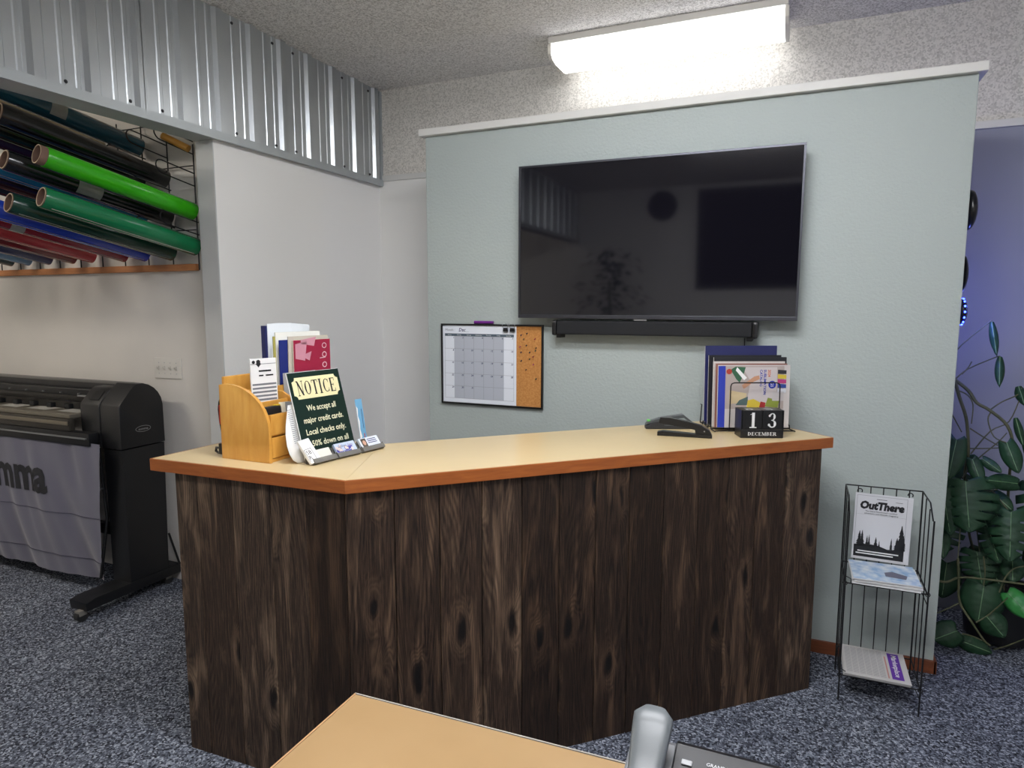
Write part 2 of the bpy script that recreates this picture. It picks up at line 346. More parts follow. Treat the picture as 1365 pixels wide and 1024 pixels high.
# serif glyphs: strokes on a unit-high cell; ('l',x0,y0,x1,y1,w) line, ('a',cx,cy,rx,ry,a0,a1,w_side,w_top) arc, ('s',x,y,w) serif bar
T_, t_ = .17, .055
GL = {
 'N': (.74, [('l', .14, 0, .14, 1, t_), ('l', .12, 1, .62, 0, T_), ('l', .62, 0, .62, 1, t_), ('s', .14, 0, .24), ('s', .62, 1, .24), ('s', .09, 1, .2)]),
 'O': (.84, [('a', .42, .5, .34, .48, 0, 360, .16, .05)]),
 'T': (.72, [('l', .36, 0, .36, 1, T_), ('l', .03, .97, .69, .97, .06), ('s', .36, 0, .32), ('l', .04, .8, .04, 1, .05), ('l', .68, .8, .68, 1, .05)]),
 'I': (.4, [('l', .2, 0, .2, 1, T_), ('s', .2, 0, .32), ('s', .2, 1, .32)]),
 'C': (.78, [('a', .45, .5, .37, .48, 50, 310, .16, .05), ('l', .69, .7, .69, .95, .05), ('l', .69, .05, .69, .3, .04)]),
 'E': (.68, [('l', .17, 0, .17, 1, T_), ('l', .05, .97, .6, .97, .06), ('l', .2, .5, .48, .5, .055), ('l', .05, .03, .62, .03, .06), ('l', .59, .78, .59, 1, .05), ('l', .61, 0, .61, .24, .05), ('l', .47, .4, .47, .6, .04)]),
 'D': (.8, [('l', .17, 0, .17, 1, T_), ('a', .3, .5, .42, .47, -90, 90, .17, .06), ('l', .05, .97, .32, .97, .06), ('l', .05, .03, .32, .03, .06)]),
 'M': (.98, [('l', .15, 0, .15, 1, t_), ('l', .15, 1, .48, .05, T_), ('l', .48, .05, .8, 1, t_), ('l', .81, 0, .81, 1, T_), ('s', .15, 0, .24), ('s', .81, 0, .3), ('s', .12, 1, .2), ('s', .84, 1, .2)]),
 'B': (.74, [('l', .17, 0, .17, 1, T_), ('a', .34, .74, .27, .23, -90, 90, .15, .05), ('a', .34, .27, .32, .24, -90, 90, .16, .06), ('l', .05, .97, .36, .97, .05), ('l', .17, .5, .36, .5, .05), ('l', .05, .03, .36, .03, .06)]),
 'R': (.8, [('l', .17, 0, .17, 1, T_), ('a', .34, .74, .29, .23, -90, 90, .16, .05), ('l', .05, .97, .36, .97, .05), ('l', .17, .5, .36, .5, .05), ('l', .4, .5, .66, .02, T_), ('s', .17, 0, .32), ('s', .68, 0, .18)]),
 '1': (.56, [('l', .3, 0, .3, 1, .21), ('l', .08, .86, .34, .96, .09), ('l', .04, .03, .56, .03, .07)]),
 '3': (.72, [('a', .34, .74, .25, .23, -80, 150, .17, .06), ('a', .34, .27, .31, .25, -150, 85, .19, .07), ('dot', .13, .8, .085), ('dot', .1, .2, .09), ('l', .26, .51, .4, .51, .05)]),
 '9': (.72, [('a', .36, .68, .27, .29, 0, 360, .16, .06), ('a', .3, .5, .33, .47, -120, 20, .15, .06), ('dot', .16, .16, .085)]),
 '2': (.72, [('a', .34, .72, .26, .25, -40, 170, .17, .06), ('l', .52, .56, .1, .08, .09), ('l', .06, .06, .66, .06, .13), ('dot', .14, .78, .085)]),
}
def glyphs(mb, txt, x, y, h, z=0, sx=1, gap=.06, width=None):
    tot = sum(GL[c][0] for c in txt) + gap * (len(txt) - 1)
    if width: sx = width / (tot * h)
    for c in txt:
        adv, st = GL[c]
        P = lambda a, b: (x + a * h * sx, y + b * h, z)
        for q in st:
            if q[0] == 'l':
                _, x0, y0, x1, y1, wd = q
                if abs(y1 - y0) < .02: mb.quad(P(x0, y0 - wd / 2), P(x1, y0 - wd / 2), P(x1, y0 + wd / 2), P(x0, y0 + wd / 2))
                else: mb.quad(P(x0 - wd / 2, y0), P(x0 + wd / 2, y0), P(x1 + wd / 2, y1), P(x1 - wd / 2, y1))
            elif q[0] == 's': mb.quad(P(q[1] - q[3] / 2, q[2] - .025), P(q[1] + q[3] / 2, q[2] - .025), P(q[1] + q[3] / 2, q[2] + .025), P(q[1] - q[3] / 2, q[2] + .025))
            elif q[0] == 'dot': mb.face([mb.v(P(q[1] + q[3] * math.cos(a * PI / 6), q[2] + q[3] * math.sin(a * PI / 6))) for a in range(12)])
            else:
                _, cx, cy, rx, ry, a0, a1, ws, wt = q; n = 26; prev = None
                for i in range(n + 1):
                    a = math.radians(a0 + (a1 - a0) * i / n); wd = wt + (ws - wt) * abs(math.cos(a)) ** 1.3
                    o1 = P(cx + rx * math.cos(a), cy + ry * math.sin(a)); o2 = P(cx + (rx - wd) * math.cos(a), cy + (ry - wt - (wd - wt) * .15) * math.sin(a))
                    if prev: mb.quad(prev[0], o1, o2, prev[1])
                    prev = (o1, o2)
        x += (adv + gap) * h * sx
def lines(mb, x0, x1, y0, y1, n, z, fill=.5, seed=0):
    """n thin rules standing for print too small to read"""
    R = random.Random(seed)
    for i in range(n):
        y = y0 + (y1 - y0) * (i + .5) / n; hh = (y1 - y0) / n * fill / 2
        e = x1 - R.random() * (x1 - x0) * .18
        mb.quad((x0, y - hh, z), (e, y - hh, z), (e, y + hh, z), (x0, y + hh, z))

# ------------------------------------------------------------------ the room
ZC = 3.06
m = MB(); m.quad((-6.2, -2.2, 0), (3.2, -2.2, 0), (3.2, 4.1, 0), (-6.2, 4.1, 0)); m.keep = True; struct('floor', m, carpet)
m = MB(); m.box(-6.3, 3.3, -2.3, 4.15, ZC, ZC + .08); struct('ceiling', m, stipple_ceiling)
m = MB(); m.box(-2.73, -.6, 4.0, 4.1, 0, 2.455); struct('wall_back', m, white_wall)
m = MB(); m.box(-.6, 3.2, 4.0, 4.1, 0, 2.455); struct('wall_alcove', m, alcove_wall)
m = MB(); m.box(-2.73, 3.2, 4.0, 4.1, 2.455, ZC); struct('wall_back_upper', m, stipple_wall)
m = MB(); m.box(-2.72, 3.19, 3.985, 4.0, 2.455, 2.492, .003); struct('trim_1', m, trim_white)
m = MB(); m.box(-2.845, -2.73, 2.56, 4.1, 0, 2.425); struct('wall_left', m, [white_wall])
m = MB(); m.box(-2.8455, -2.7295, 2.553, 2.56, 0, 2.42, .002); struct('wall_end_shaded', m, column_grey)  # thin sheet over the wall end, its shade put into the grey
m = MB(); m.box(-6.2, -2.846, 2.66, 2.76, 0, ZC); struct('wall_workshop', m, workshop_wall)
m = MB(); m.box(-6.3, -6.2, -2.2, 2.76, 0, ZC); struct('wall_far_left', m, workshop_wall)
m = MB(); m.box(-6.3, 3.3, -2.3, -2.2, 0, ZC); struct('wall_front', m, white_wall)
m = MB(); m.box(3.2, 3.3, -2.2, 4.1, 0, ZC); struct('wall_right', m, white_wall)
# beam over the opening: drywall core with ribbed steel on the face
m = MB(); m.box(-2.845, -2.715, -2.2, 4.0, 2.425, ZC); struct('wall_beam', m, column_grey)
R_ = 'ribbed galvanised steel cladding'
clad = thing('metal_cladding', 'ribbed galvanised steel cladding on the beam above the workshop opening', 'wall cladding', (-2.70, .9, 2.43))
def clad_sheet(y0, y1, k0):
    m = MB(); prof = []
    y = k0
    while y < y1 + .3:
        for dy, d in ((-.035, 0), (-.02, .018), (.02, .018), (.035, 0), (.085, 0), (.09, .004), (.105, .004), (.11, 0), (.148, 0), (.153, .004), (.168, .004), (.173, 0)):
            yy = y + dy
            if y0 - 1e-6 <= yy <= y1 + 1e-6: prof.append((yy, d))
        y += .222
    prof = [(y0, prof[0][1])] + prof + [(y1, prof[-1][1])]
    # recess face at X=-2.712, ribs come forward
    a = [(-2.713 + d, yy) for yy, d in prof]
    for (xa, ya), (xb, yb) in zip(a, a[1:]):
        m.quad((xa, ya, 2.44), (xb, yb, 2.44), (xb, yb, ZC - .004), (xa, ya, ZC - .004))
        m.quad((xa - .0015, ya, 2.44), (xb - .0015, yb, 2.44), (xb - .0015, yb, ZC - .004), (xa - .0015, ya, ZC - .004))
    m.keep = True
    return m.build('steel_sheet', galv, clad)
for y0, y1 in ((-2.19, .384), (.388, 1.274), (1.278, 2.162), (2.166, 3.052), (3.056, 3.99)):
    k = 1.716 + .222 * math.floor((y0 - 1.716) / .222)
    clad_sheet(y0, y1, k)
m = MB(); m.box(-2.716, -2.692, -2.19, 3.99, 2.425, 2.446, .002); m.box(-2.694, -2.690, -2.19, 3.99, 2.421, 2.462); m.build('bottom_trim', galv_trim, clad)
m = MB(); m.box(-2.712, -2.695, 3.975, 3.998, 2.43, ZC - .01); m.build('corner_trim', galv_trim, clad)
for yy in (1.823, 2.101, 2.26, 2.698, 2.982, 3.142, 3.586, 3.863, 3.951):
    for zz in (2.482, 3.022):
        m = MB(); m.cyl((-2.7125, yy, zz), (-2.7085, yy, zz), .008, .008, 10); m.cyl((-2.7085, yy, zz), (-2.704, yy, zz), .0045, .0045, 6); m.build('screw', dark_grey, clad)

# partition with its cap, baseboard
m = MB(); m.box(-1.908, .61, 3.24, 3.40, 0, 2.508, .004); struct('wall_partition', m, grey_wall)
m = MB(); m.box(-1.935, .635, 3.212, 3.428, 2.508, 2.545, .003); struct('trim_3', m, trim_white)
m = MB(); m.box(-.2, .62, 3.226, 3.24, 0, .058, .002); m.box(.61, .622, 3.226, 3.402, 0, .058, .002); struct('baseboard_partition', m, base_wood)

# fluorescent fixtures
def fixture(x0, x1, y0, y1, label, lm, watt_name):
    t = thing('ceiling_light', label, 'light', ((x0 + x1) / 2, (y0 + y1) / 2, ZC - .12))
    m = MB(); m.box(x0 + .004, x1 - .004, y0 - .012, y1 + .012, ZC - .036, ZC - .001, .003); m.build('housing', mat('white_enamel', 'cfccc4', .4), t)
    m = MB()
    prof = [(y0, ZC - .0365), (y0, ZC - .085), (y0 + .03, ZC - .108), (y0 + .08, ZC - .118), (y1 - .08, ZC - .118), (y1 - .03, ZC - .108), (y1, ZC - .085), (y1, ZC - .0365)]
    m.prism([(x0 + .018, y, z) for y, z in prof], (x1 - x0 - .036, 0, 0)); m.build('lens', lm, t, 35)
    for xa in (x0, x1 - .018):
        m = MB(); g = .003
        m.prism([(xa, y + (g if y > (y0 + y1) / 2 else -g), z - (g if z < ZC - .08 else 0)) for y, z in prof], (.018, 0, 0)); m.build('end_cap', lens_end, t)
    return t
fixture(-1.335, -.11, 3.60, 3.90, 'lit fluorescent wraparound ceiling light above the partition', lens_m, 0)
fixture(-1.1, .12, 1.3, 1.6, 'fluorescent ceiling light over the reception behind the viewer', room_lens_m, 0)
fixture(-.9, .32, .25, .55, 'fluorescent ceiling light over the foreground desk, out of the frame', room_lens_m, 0)
fixture(1.9, 3.12, -1.5, -1.2, 'added fill light in fixture form at the far right end of the reception, out of the frame', fill_lens_m, 0)  # unseen fixture added to lift the ambient light and the left wall
fixture(-5.2, -3.98, .3, .6, 'fluorescent ceiling light of the workshop, out of the frame', shop_lens_m, 0)

# ------------------------------------------------------------------ reception counter
A = Vector((-1.963, 1.600)); B = Vector((-1.262, 1.622)); C = Vector((.110, 2.900))
ctr = thing('reception_counter', 'angled reception counter clad in dark stained vertical planks with a pale laminate top', 'counter', (-1.0, 2.1, 0))
def plank(P, Q, t0, t1, z1=1.03):
    d = (Q - P).normalized(); n = Vector((d.y, -d.x)); L = (Q - P).length; k = MB()
    a = P + d * (L * t0 + .0012); b = P + d * (L * t1 - .0012); jit = random.uniform(0, .0012)
    w_ = (b - a).length; th = .016; bv = .0014
    T = Matrix.Translation((a.x + n.x * jit, a.y + n.y * jit, 0)) @ Matrix.Rotation(math.atan2(d.y, d.x), 4, 'Z')
    k.T = T
    out = [(0, -.0, 0), (0, th, 0), (w_, th, 0), (w_, 0, 0), (w_ - bv, -bv, 0), (bv, -bv, 0)]
    k.prism(out, (0, 0, z1))
    off = WL[ctr.name]; uvl = k.bm.loops.layers.uv.new('UVMap'); Ti = T.inverted()
    for f in k.bm.faces:
        for lp in f.loops:
            q = Ti @ lp.vert.co; lp[uvl].uv = (q.x, q.z)
    return k.build('plank', barn, ctr)
for s0, s1 in zip((0, .139, .359, .587, .79), (.139, .359, .587, .79, 1.0)): plank(A, B, s0, s1)
seams = [0, .081, .159, .236, .312, .386, .461, .533, .609, .689, .761, .831, .907, 1.0]
for s0, s1 in zip(seams, seams[1:]): plank(B, C, s0, s1)
dR = (C - B).normalized(); nR = Vector((-dR.y, dR.x))
CE = C + nR * .42
plank(C, C + nR * .2, 0, 1); plank(C + nR * .2, CE.lerp(C, .12), 0, 1)
plank(A + Vector((0, .5)), A + Vector((0, .25)), 0, 1); plank(A + Vector((0, .25)), A, 0, 1)
# carcass behind the planks
m = MB()
def wallseg(m, P, Q, th, z0, z1):
    d = (Q - P).normalized(); n = Vector((-d.y, d.x)) * th
    m.xy([P, Q, Q + n, P + n], z0, z1)
o_ = .018
wallseg(m, A + Vector((.02, o_)), B + Vector((-.01, o_)), .012, 0, 1.03); wallseg(m, B + nR * o_ + dR * .01, C + nR * o_ - dR * .02, .012, 0, 1.03)
m.build('carcass', mat('plywood', 'a58a62', .7), ctr)
# worktops
z0, z1 = 1.03, 1.07
P1 = [(-2.052, 1.586), (-1.249, 1.612), (-1.452, 2.105), (-2.03, 2.09)]
P2 = [(-1.249, 1.612), (.143, 2.930), (-.175, 3.236), (-.268, 3.236), (-1.452, 2.105)]
def worktop(P, eds):
    m = MB(); c = Vector((sum(p[0] for p in P) / len(P), sum(p[1] for p in P) / len(P)))
    Q = [tuple(Vector(p) + (c - Vector(p)).normalized() * .0006) for p in P]
    m.xy(Q, z0 + .001, z1, 0); o = m.build('countertop', laminate, ctr)
    for i, j in eds:
        a, b = Vector(P[i]), Vector(P[j]); d = (b - a).normalized(); n = Vector((d.y, -d.x)) * .008
        m = MB(); m.xy([a - d * .004, b + d * .004, b + n + d * .004, a + n - d * .004], z0 - .002, z1 - .0004, .0015); m.build('edge_band', edge_wood, ctr)
worktop(P1, [(0, 1), (3, 0)]); worktop(P2, [(0, 1), (1, 2)])

# ------------------------------------------------------------------ foreground desk and phone
dk = thing('desk', 'maple laminate desk corner in the foreground below the counter', 'desk', (0, .7, 0))
m = MB(); m.xy([(-.862, .3), (.9, .3), (.9, 1.175), (-.868, 1.133)], .712, .74, .002); m.build('desktop', desk_lam, dk)
m = MB(); m.xy([(-.872, 1.134), (.9, 1.177), (.9, 1.180), (-.872, 1.1375)], .714, .7405); m.build('back_edge_band', mat('grey_edge', '9c9890', .5), dk)
m = MB(); m.xy([(-.866, .3), (-.862, .3), (-.868, 1.136), (-.872, 1.136)], .714, .7405); m.build('side_edge_band', mat('tan_edge', 'b08a63', .5), dk)
for x in (-.84, .85): m = MB(); m.box(x, x + .025, .34, 1.08, 0, .712, .002); m.build('side_panel', desk_lam, dk)
m = MB(); m.box(-.815, .85, 1.03, 1.05, .3, .712, .002); m.build('modesty_panel', desk_lam, dk)

ph = thing('desk_phone', 'black and grey office desk phone with handset at left on the foreground desk', 'phone', (-.09, 1.0, .741))
# wedge body
pr = [(.80, .742), (.80, .765), (1.085, .852), (1.10, .846), (1.102, .742)]
m = MB(); m.prism([(-.160, y, z) for y, z in pr], (.22, 0, 0), .003); m.build('body', black_plastic, ph)
m = MB(); m.prism([(-.236, y, z - .006) for y, z in pr], (.078, 0, 0), .004); m.build('handset_cradle', mid_grey, ph)
m = MB(); n = 14; rings = []
for i in range(n + 1):
    t = i / n; yy = .845 + .24 * t; zz = .742 + .052 + (yy - .84) * .30 + .022 * math.cos((t - .5) * 2 * PI) * -1 + .014
    rings.append((yy, zz, .024 + .0035 * math.cos((t - .5) * 2 * PI) * -1, t))
prev = None
for yy, zz, hw, t in rings:
    e = .55 if t in (0, 1) else 1
    ring = [m.v((-.197 + hw * 1.25 * e * math.copysign(abs(math.cos(a)) ** .6, math.cos(a)), yy, zz + .014 * e * math.copysign(abs(math.sin(a)) ** .6, math.sin(a)))) for a in [k * PI / 10 for k in range(20)]]
    if prev:
        for k in range(20): m.face([prev[k], prev[(k + 1) % 20], ring[(k + 1) % 20], ring[k]])
    else: m.face(ring[::-1])
    prev = ring
m.face(prev); m.build('handset', mat('grey_handset', '5d6264', .35), ph, 50)
T = frame((-.158, .80, .7655), (1, 0, 0), (0, .285, .087))
m = MB(T); m.box(.045, .175, .12, .255, .0, .003, .001); m.build('display_bezel', black_satin, ph)
m = MB(T); m.quad((.054, .13, .0034), (.166, .13, .0034), (.166, .243, .0034), (.054, .243, .0034)); m.build('display', lcd, ph)
m = MB(T); m.text('GRANDSTREAM', .052, .268, .0065, .0008, width=.062); m.build('maker_name', mat('pale_print', 'c4c6c8', .5), ph)
m = MB(T); m.box(.012, .03, .259, .269, 0, .003, .002); m.build('message_lamp', mat('clear_grey', '9a9c9e', .4), ph)
for i in range(4):
    for j in range(3):
        m = MB(T); m.box(.05 + j * .04, .08 + j * .04, .015 + i * .024, .03 + i * .024, 0, .003, .0015); m.build('key', dark_grey, ph)

# ------------------------------------------------------------------ television, soundbar
tv = thing('television', 'large dark flat television mounted on the grey partition', 'television', (-.66, 3.17, 1.535))
T = frame((-1.323, 3.150, 1.537), (1, .0, -.004), (0, 0, 1))   # x right, y up, z towards the room
W, Hh = 1.318, .752
m = MB(T); b_ = .010
for a in ((0, W, Hh - b_, Hh), (0, b_, b_ * 1.8, Hh - b_), (W - b_, W, b_ * 1.8, Hh - b_), (0, W, 0, b_ * 1.8)): m.box(a[0], a[1], a[2], a[3], -.022, .0, .001)
m.build('frame', bezel, tv)
m = MB(T); m.box(b_, W - b_, b_ * 1.8, Hh - b_, -.02, -.004); m.build('screen', screen, tv)
m = MB(T); m.box(.004, W - .004, .004, Hh - .004, -.03, -.0222); m.box(.25, 1.07, .08, .5, -.052, -.03, .006); m.build('rear_shell', black_plastic, tv)
m = MB(T); m.box(.45, .87, .25, .45, -.089, -.052); m.build('wall_bracket', black_metal, tv)
m = MB(T); m.box(W / 2 - .06, W / 2 + .0, -.008, .0, -.018, -.004, .001); m.build('logo', silver, tv)
sb = thing('soundbar', 'long black soundbar under the television', 'speaker', (-.65, 3.19, 1.45))
m = MB(); m.box(-1.115, -.19, 3.150, 3.222, 1.456, 1.524, .008); m.build('grille_body', mat('black_cloth_grille', '101216', .8, bump=(600, .4, .001)), sb)
for x0, x1 in ((-1.141, -1.115), (-.19, -.164)):
    m = MB(); m.box(x0, x1, 3.148, 3.225, 1.450, 1.527, .012); m.build('end_cap', black_satin, sb)
for x in (-1.11, -.20): m = MB(); m.box(x - .012, x + .012, 3.17, 3.24, 1.438, 1.456, .003); m.build('wall_mount', black_plastic, sb)
m = MB(); m.tube([(-.225, 3.235, 1.45), (-.222, 3.236, 1.30), (-.218, 3.236, 1.12)], .0025, 6); o = m.build('speaker_cable', dark_grey); tag(o, 'thin cable hanging down the partition from the soundbar to behind the folders', 'cable')

# ------------------------------------------------------------------ calendar board
cb = thing('calendar_board', 'framed dry erase month calendar with cork strip on the partition', 'calendar', (-1.517, 3.23, 1.055))
T = frame((-1.818, 3.232, 1.0585), (1, 0, -.003), (0.006, 0, 1)); W, Hh = .604, .443
m = MB(T); fb = .009
for a in ((0, W, 0, fb), (0, W, Hh - fb, Hh), (0, fb, fb, Hh - fb), (W - fb, W, fb, Hh - fb)): m.box(a[0], a[1], a[2], a[3], -.004, .012, .0015)
m.build('frame', black_satin, cb)
m = MB(T); m.box(fb, .452, fb, Hh - fb, -.003, .004); m.build('whiteboard', cell_white, cb)
m = MB(T); m.box(.452, W - fb, fb, Hh - fb, -.003, .0045); m.build('cork_strip', cork, cb)
gx0, gx1, gy0, gy1 = .022, .437, .032, .375; cw = (gx1 - gx0) / 7; ch = (gy1 - gy0) / 5
m = MB(T); m.box(gx0, gx1, gy1, gy1 + .014, .004, .0043); m.build('header_band', dark_teal_ink, cb)
m = MB(T); m.quad((gx0 + cw, gy0, .0043), (gx0 + 6 * cw, gy0, .0043), (gx0 + 6 * cw, gy1, .0043), (gx0 + cw, gy1, .0043)); m.build('weekday_shading', cell_grey, cb)
m = MB(T)
for i in range(8): m.quad((gx0 + i * cw - .0005, gy0, .0047), (gx0 + i * cw + .0005, gy0, .0047), (gx0 + i * cw + .0005, gy1, .0047), (gx0 + i * cw - .0005, gy1, .0047))
for i in range(6): m.quad((gx0, gy0 + i * ch - .0005, .0047), (gx1, gy0 + i * ch - .0005, .0047), (gx1, gy0 + i * ch + .0005, .0047), (gx0, gy0 + i * ch + .0005, .0047))
m.build('grid', grey_ink, cb)
m = MB(T)
for i, d in enumerate(('Sunday', 'Monday', 'Tuesday', 'Wednesday', 'Thursday', 'Friday', 'Saturday')): m.text(d, gx0 + (i + .5) * cw, gy1 + .004, .006, .0048, 'c')
m.build('day_names', paper, cb)
m = MB(T); m.text('Month :', .026, .402, .014, .0045); m.quad((.105, .398, .0045), (.17, .398, .0045), (.17, .399, .0045), (.105, .399, .0045)); m.build('month_word', grey_ink, cb)
m = MB(T); m.text('Dec', .109, .402, .018, .0045, bold=.02, shear=.2)
for d in range(31):
    m.text(str(d + 1), gx0 + (d % 7 + 1) * cw - .004, gy1 - (d // 7) * ch - .0125, .0095, .0049, 'r', bold=.025, shear=.15)
m.build('handwriting', mat('violet_pen_ink', '1d1c55', .6), cb)['kind'] = 'stuff'
mk = MB(T); mk.cyl((.205, Hh + .009, .004), (.318, Hh + .009, .004), .0085, .0075, 14); o = mk.build('marker', pen_purple, None, 40); tag(o, 'purple marker lying on top of the calendar board frame', 'marker')
for i, x in enumerate((.393, .432)):
    c = thing('binder_clip', ('left' if i == 0 else 'right') + ' one of two binder clips on the top edge of the calendar board', 'clip', tuple(T @ Vector((x, Hh - .03, .012))), 'binder clips on the calendar board')
    m = MB(T); m.prism([(x - .014, Hh - .038, .006), (x + .014, Hh - .038, .006), (x + .011, Hh - .018, .006), (x - .011, Hh - .018, .006)], (0, 0, .014), .001); m.build('clip_body', black_satin, c)
    m = MB(T); m.tube([(x - .012, Hh - .018, .016), (x - .017, Hh - .006, .02), (x - .010, Hh + .008, .018), (x - .004, Hh + .002, .018)], .0012, 6); m.tube([(x + .012, Hh - .018, .016), (x + .017, Hh - .006, .02), (x + .010, Hh + .008, .018), (x + .004, Hh + .002, .018)], .0012, 6); m.build('wire_handle', silver, c)
pins = [(862, 285), (912, 270), (884, 318), (980, 315), (908, 372), (852, 385), (990, 392), (862, 432), (936, 430), (985, 415), (966, 467), (936, 487), (864, 505), (968, 533), (906, 580), (992, 655)]
pc = ['1c2230', '23264a', '8e2c36', '2b3a30', '1c2230', 'a33c63', '54382a', '2b3a30']
ORD = ['topmost', 'second', 'third', 'fourth', 'fifth', 'sixth', 'seventh', 'eighth', 'ninth', 'tenth', 'eleventh', 'twelfth', 'thirteenth', 'fourteenth', 'fifteenth', 'lowest']
pins.sort(key=lambda p: p[1])
for i, (u, v) in enumerate(pins):
    x = .46 + (u - 830) / (1035 - 830) * .135; y = Hh - .01 - (v - 215) / (905 - 215) * .425
    m = MB(T); m.lathe([(.0022, 0), (.0018, .003), (.0032, .004), (.0018, .006), (.0018, .010), (.0034, .012), (.0034, .0135)], (x, y, .0048), (.1, -.25, 1), 10)
    o = m.build('push_pin', mat('pin_plastic_%d' % (i % 8), pc[i % 8], .35), None, 50); tag(o, 'small push pin, %s one counted from the top of the cork strip' % ORD[i], 'pin', 'push pins on the cork strip')

# ------------------------------------------------------------------ light switch plate
sp = thing('switch_plate', 'four gang light switch plate on the workshop wall above the plotter', 'switch', (-3.26, 2.655, 1.19))
T = frame((-3.366, 2.659, 1.190), (1, 0, 0), (0, 0, 1))
m = MB(T); m.box(0, .209, 0, .117, 0, .006, .002); m.build('plate', off_white, sp)
for i in range(4):
    x = .036 + i * .0456
    m = MB(T); m.box(x - .005, x + .005, .046, .071, .006, .008); m.prism([(x - .0035, .056, .008), (x + .0035, .056, .008), (x + .0035, .068, .02), (x - .0035, .068, .02)], (0, -.007, .0)); m.build('toggle', mat('toggle_white', 'bdb9b2', .4), sp)
    for yy in (.028, .089): m = MB(T); m.cyl((x, yy, .006), (x, yy, .0075), .003, .003, 10); m.build('screw', silver, sp)

# ------------------------------------------------------------------ workshop roll rack and rolls
rk = thing('roll_rack', 'black wire wall rack with sloping prongs holding vinyl rolls on the workshop wall', 'rack', (-3.7, 2.65, 1.8))
m = MB(); m.box(-5.9, -2.982, 2.635, 2.659, 1.787, 1.823, .002); o = m.build('wood_strip', pine, rk); o['label'] = 'raw pine strip under the rack'
v = Vector((-.12, -.7, .165)); vd = v.normalized()
rows = (2.33, 2.15, 1.975, 1.82)
ups = [-2.960 - .19 * i for i in range(14)]
for x in ups:
    m = MB(); m.tube([(x, 2.640, 1.79), (x, 2.640, 2.44 if x > -3.1 else 2.6)], .0035, 6); m.build('upright', black_metal, rk)
for z in (2.56, 2.33, 2.0):
    m = MB(); m.tube([(-2.962 if z < 2.5 else -3.1, 2.634, z), (-5.6, 2.634, z)], .003, 6); m.build('crossbar', black_metal, rk)
def prong(x, z):
    m = MB(); P = []; b0 = Vector((x, 2.64, z)); L = .21; sd = Vector((1, 0, 0))
    zz = Vector((0, 0, .0325))
    P.append(b0 - zz); P.append(b0 - zz + vd * (L - .03))
    for k in range(1, 8):
        a = -PI / 2 + PI * k / 8; P.append(b0 + vd * (L - .03 + .03 * math.cos(a)) + zz * math.sin(a))
    P.append(b0 + zz + vd * (L - .03)); P.append(b0 + zz)
    m.tube(P, .0035, 6); m.build('prong', black_metal, rk)
for x, z in ((-2.958, 2.257), (-2.958, 2.42), (-3.157, 2.42)): prong(x, z)
# rolls: far centre, near core visible, colour, radius, label
rolls = [
 ((-3.316, 2.447), '164a5c', .048, .76, 'dark teal vinyl roll, topmost of the rack', 1),
 ((-3.136, 2.268), '101214', .047, .76, 'black vinyl roll with open cardboard core, second row, right of the dark green one', 1),
 ((-3.324, 2.271), '101c1a', .050, .80, 'blackish green vinyl roll directly above and left of the bright green roll', 1),
 ((-2.948, 2.089), '35a812', .046, .73, 'bright lime green vinyl roll', 1),
 ((-3.125, 2.069), '0f1117', .046, .76, 'black vinyl roll directly under the bright lime green roll', 1),
 ((-3.315, 2.085), '136a94', .046, .74, 'petrol blue vinyl roll beside the black roll in the third row', 1),
 ((-3.5, 2.085), '2b1420', .046, .74, 'dark maroon vinyl roll, leftmost in view in the third row', 1),
 ((-2.942, 1.907), '147045', .047, .73, 'emerald green vinyl roll, lowest at the right end of the rack', 1),
 ((-3.119, 1.883), '123b30', .045, .76, 'dark bottle green vinyl roll left of the emerald one', 1),
 ((-3.319, 1.885), '2343bd', .046, .76, 'royal blue vinyl roll in the bottom row', 1),
 ((-3.488, 1.880), '8c2232', .040, .76, 'crimson vinyl roll next to the royal blue one', 1),
 ((-3.757, 1.886), 'b53c45', .044, .76, 'light red vinyl roll in the bottom row', 1),
 ((-3.922, 1.884), '741f28', .044, .76, 'maroon vinyl roll left of the light red one in the bottom row', 1),
 ((-4.141, 1.884), '232f5f', .044, .76, 'navy vinyl roll in the bottom row left of the maroon one', 1),
 ((-4.333, 1.884), '5a86aa', .044, .76, 'steel blue vinyl roll in the bottom row at the left edge', 1),
 ((-4.505, 1.884), '12333a', .044, .76, 'dark teal vinyl roll, lowest at the left edge', 1),
 ((-3.50, 2.275), '34193a', .046, .74, 'dark purple vinyl roll at the top left edge', 1),
 ((-3.69, 2.10), '14283f', .046, .74, 'dark navy vinyl roll in the third row at the left edge', 1),
 ((-3.62, 2.48), 'b9ab8c', .040, .74, 'cream vinyl roll at the top left corner', 1),
]
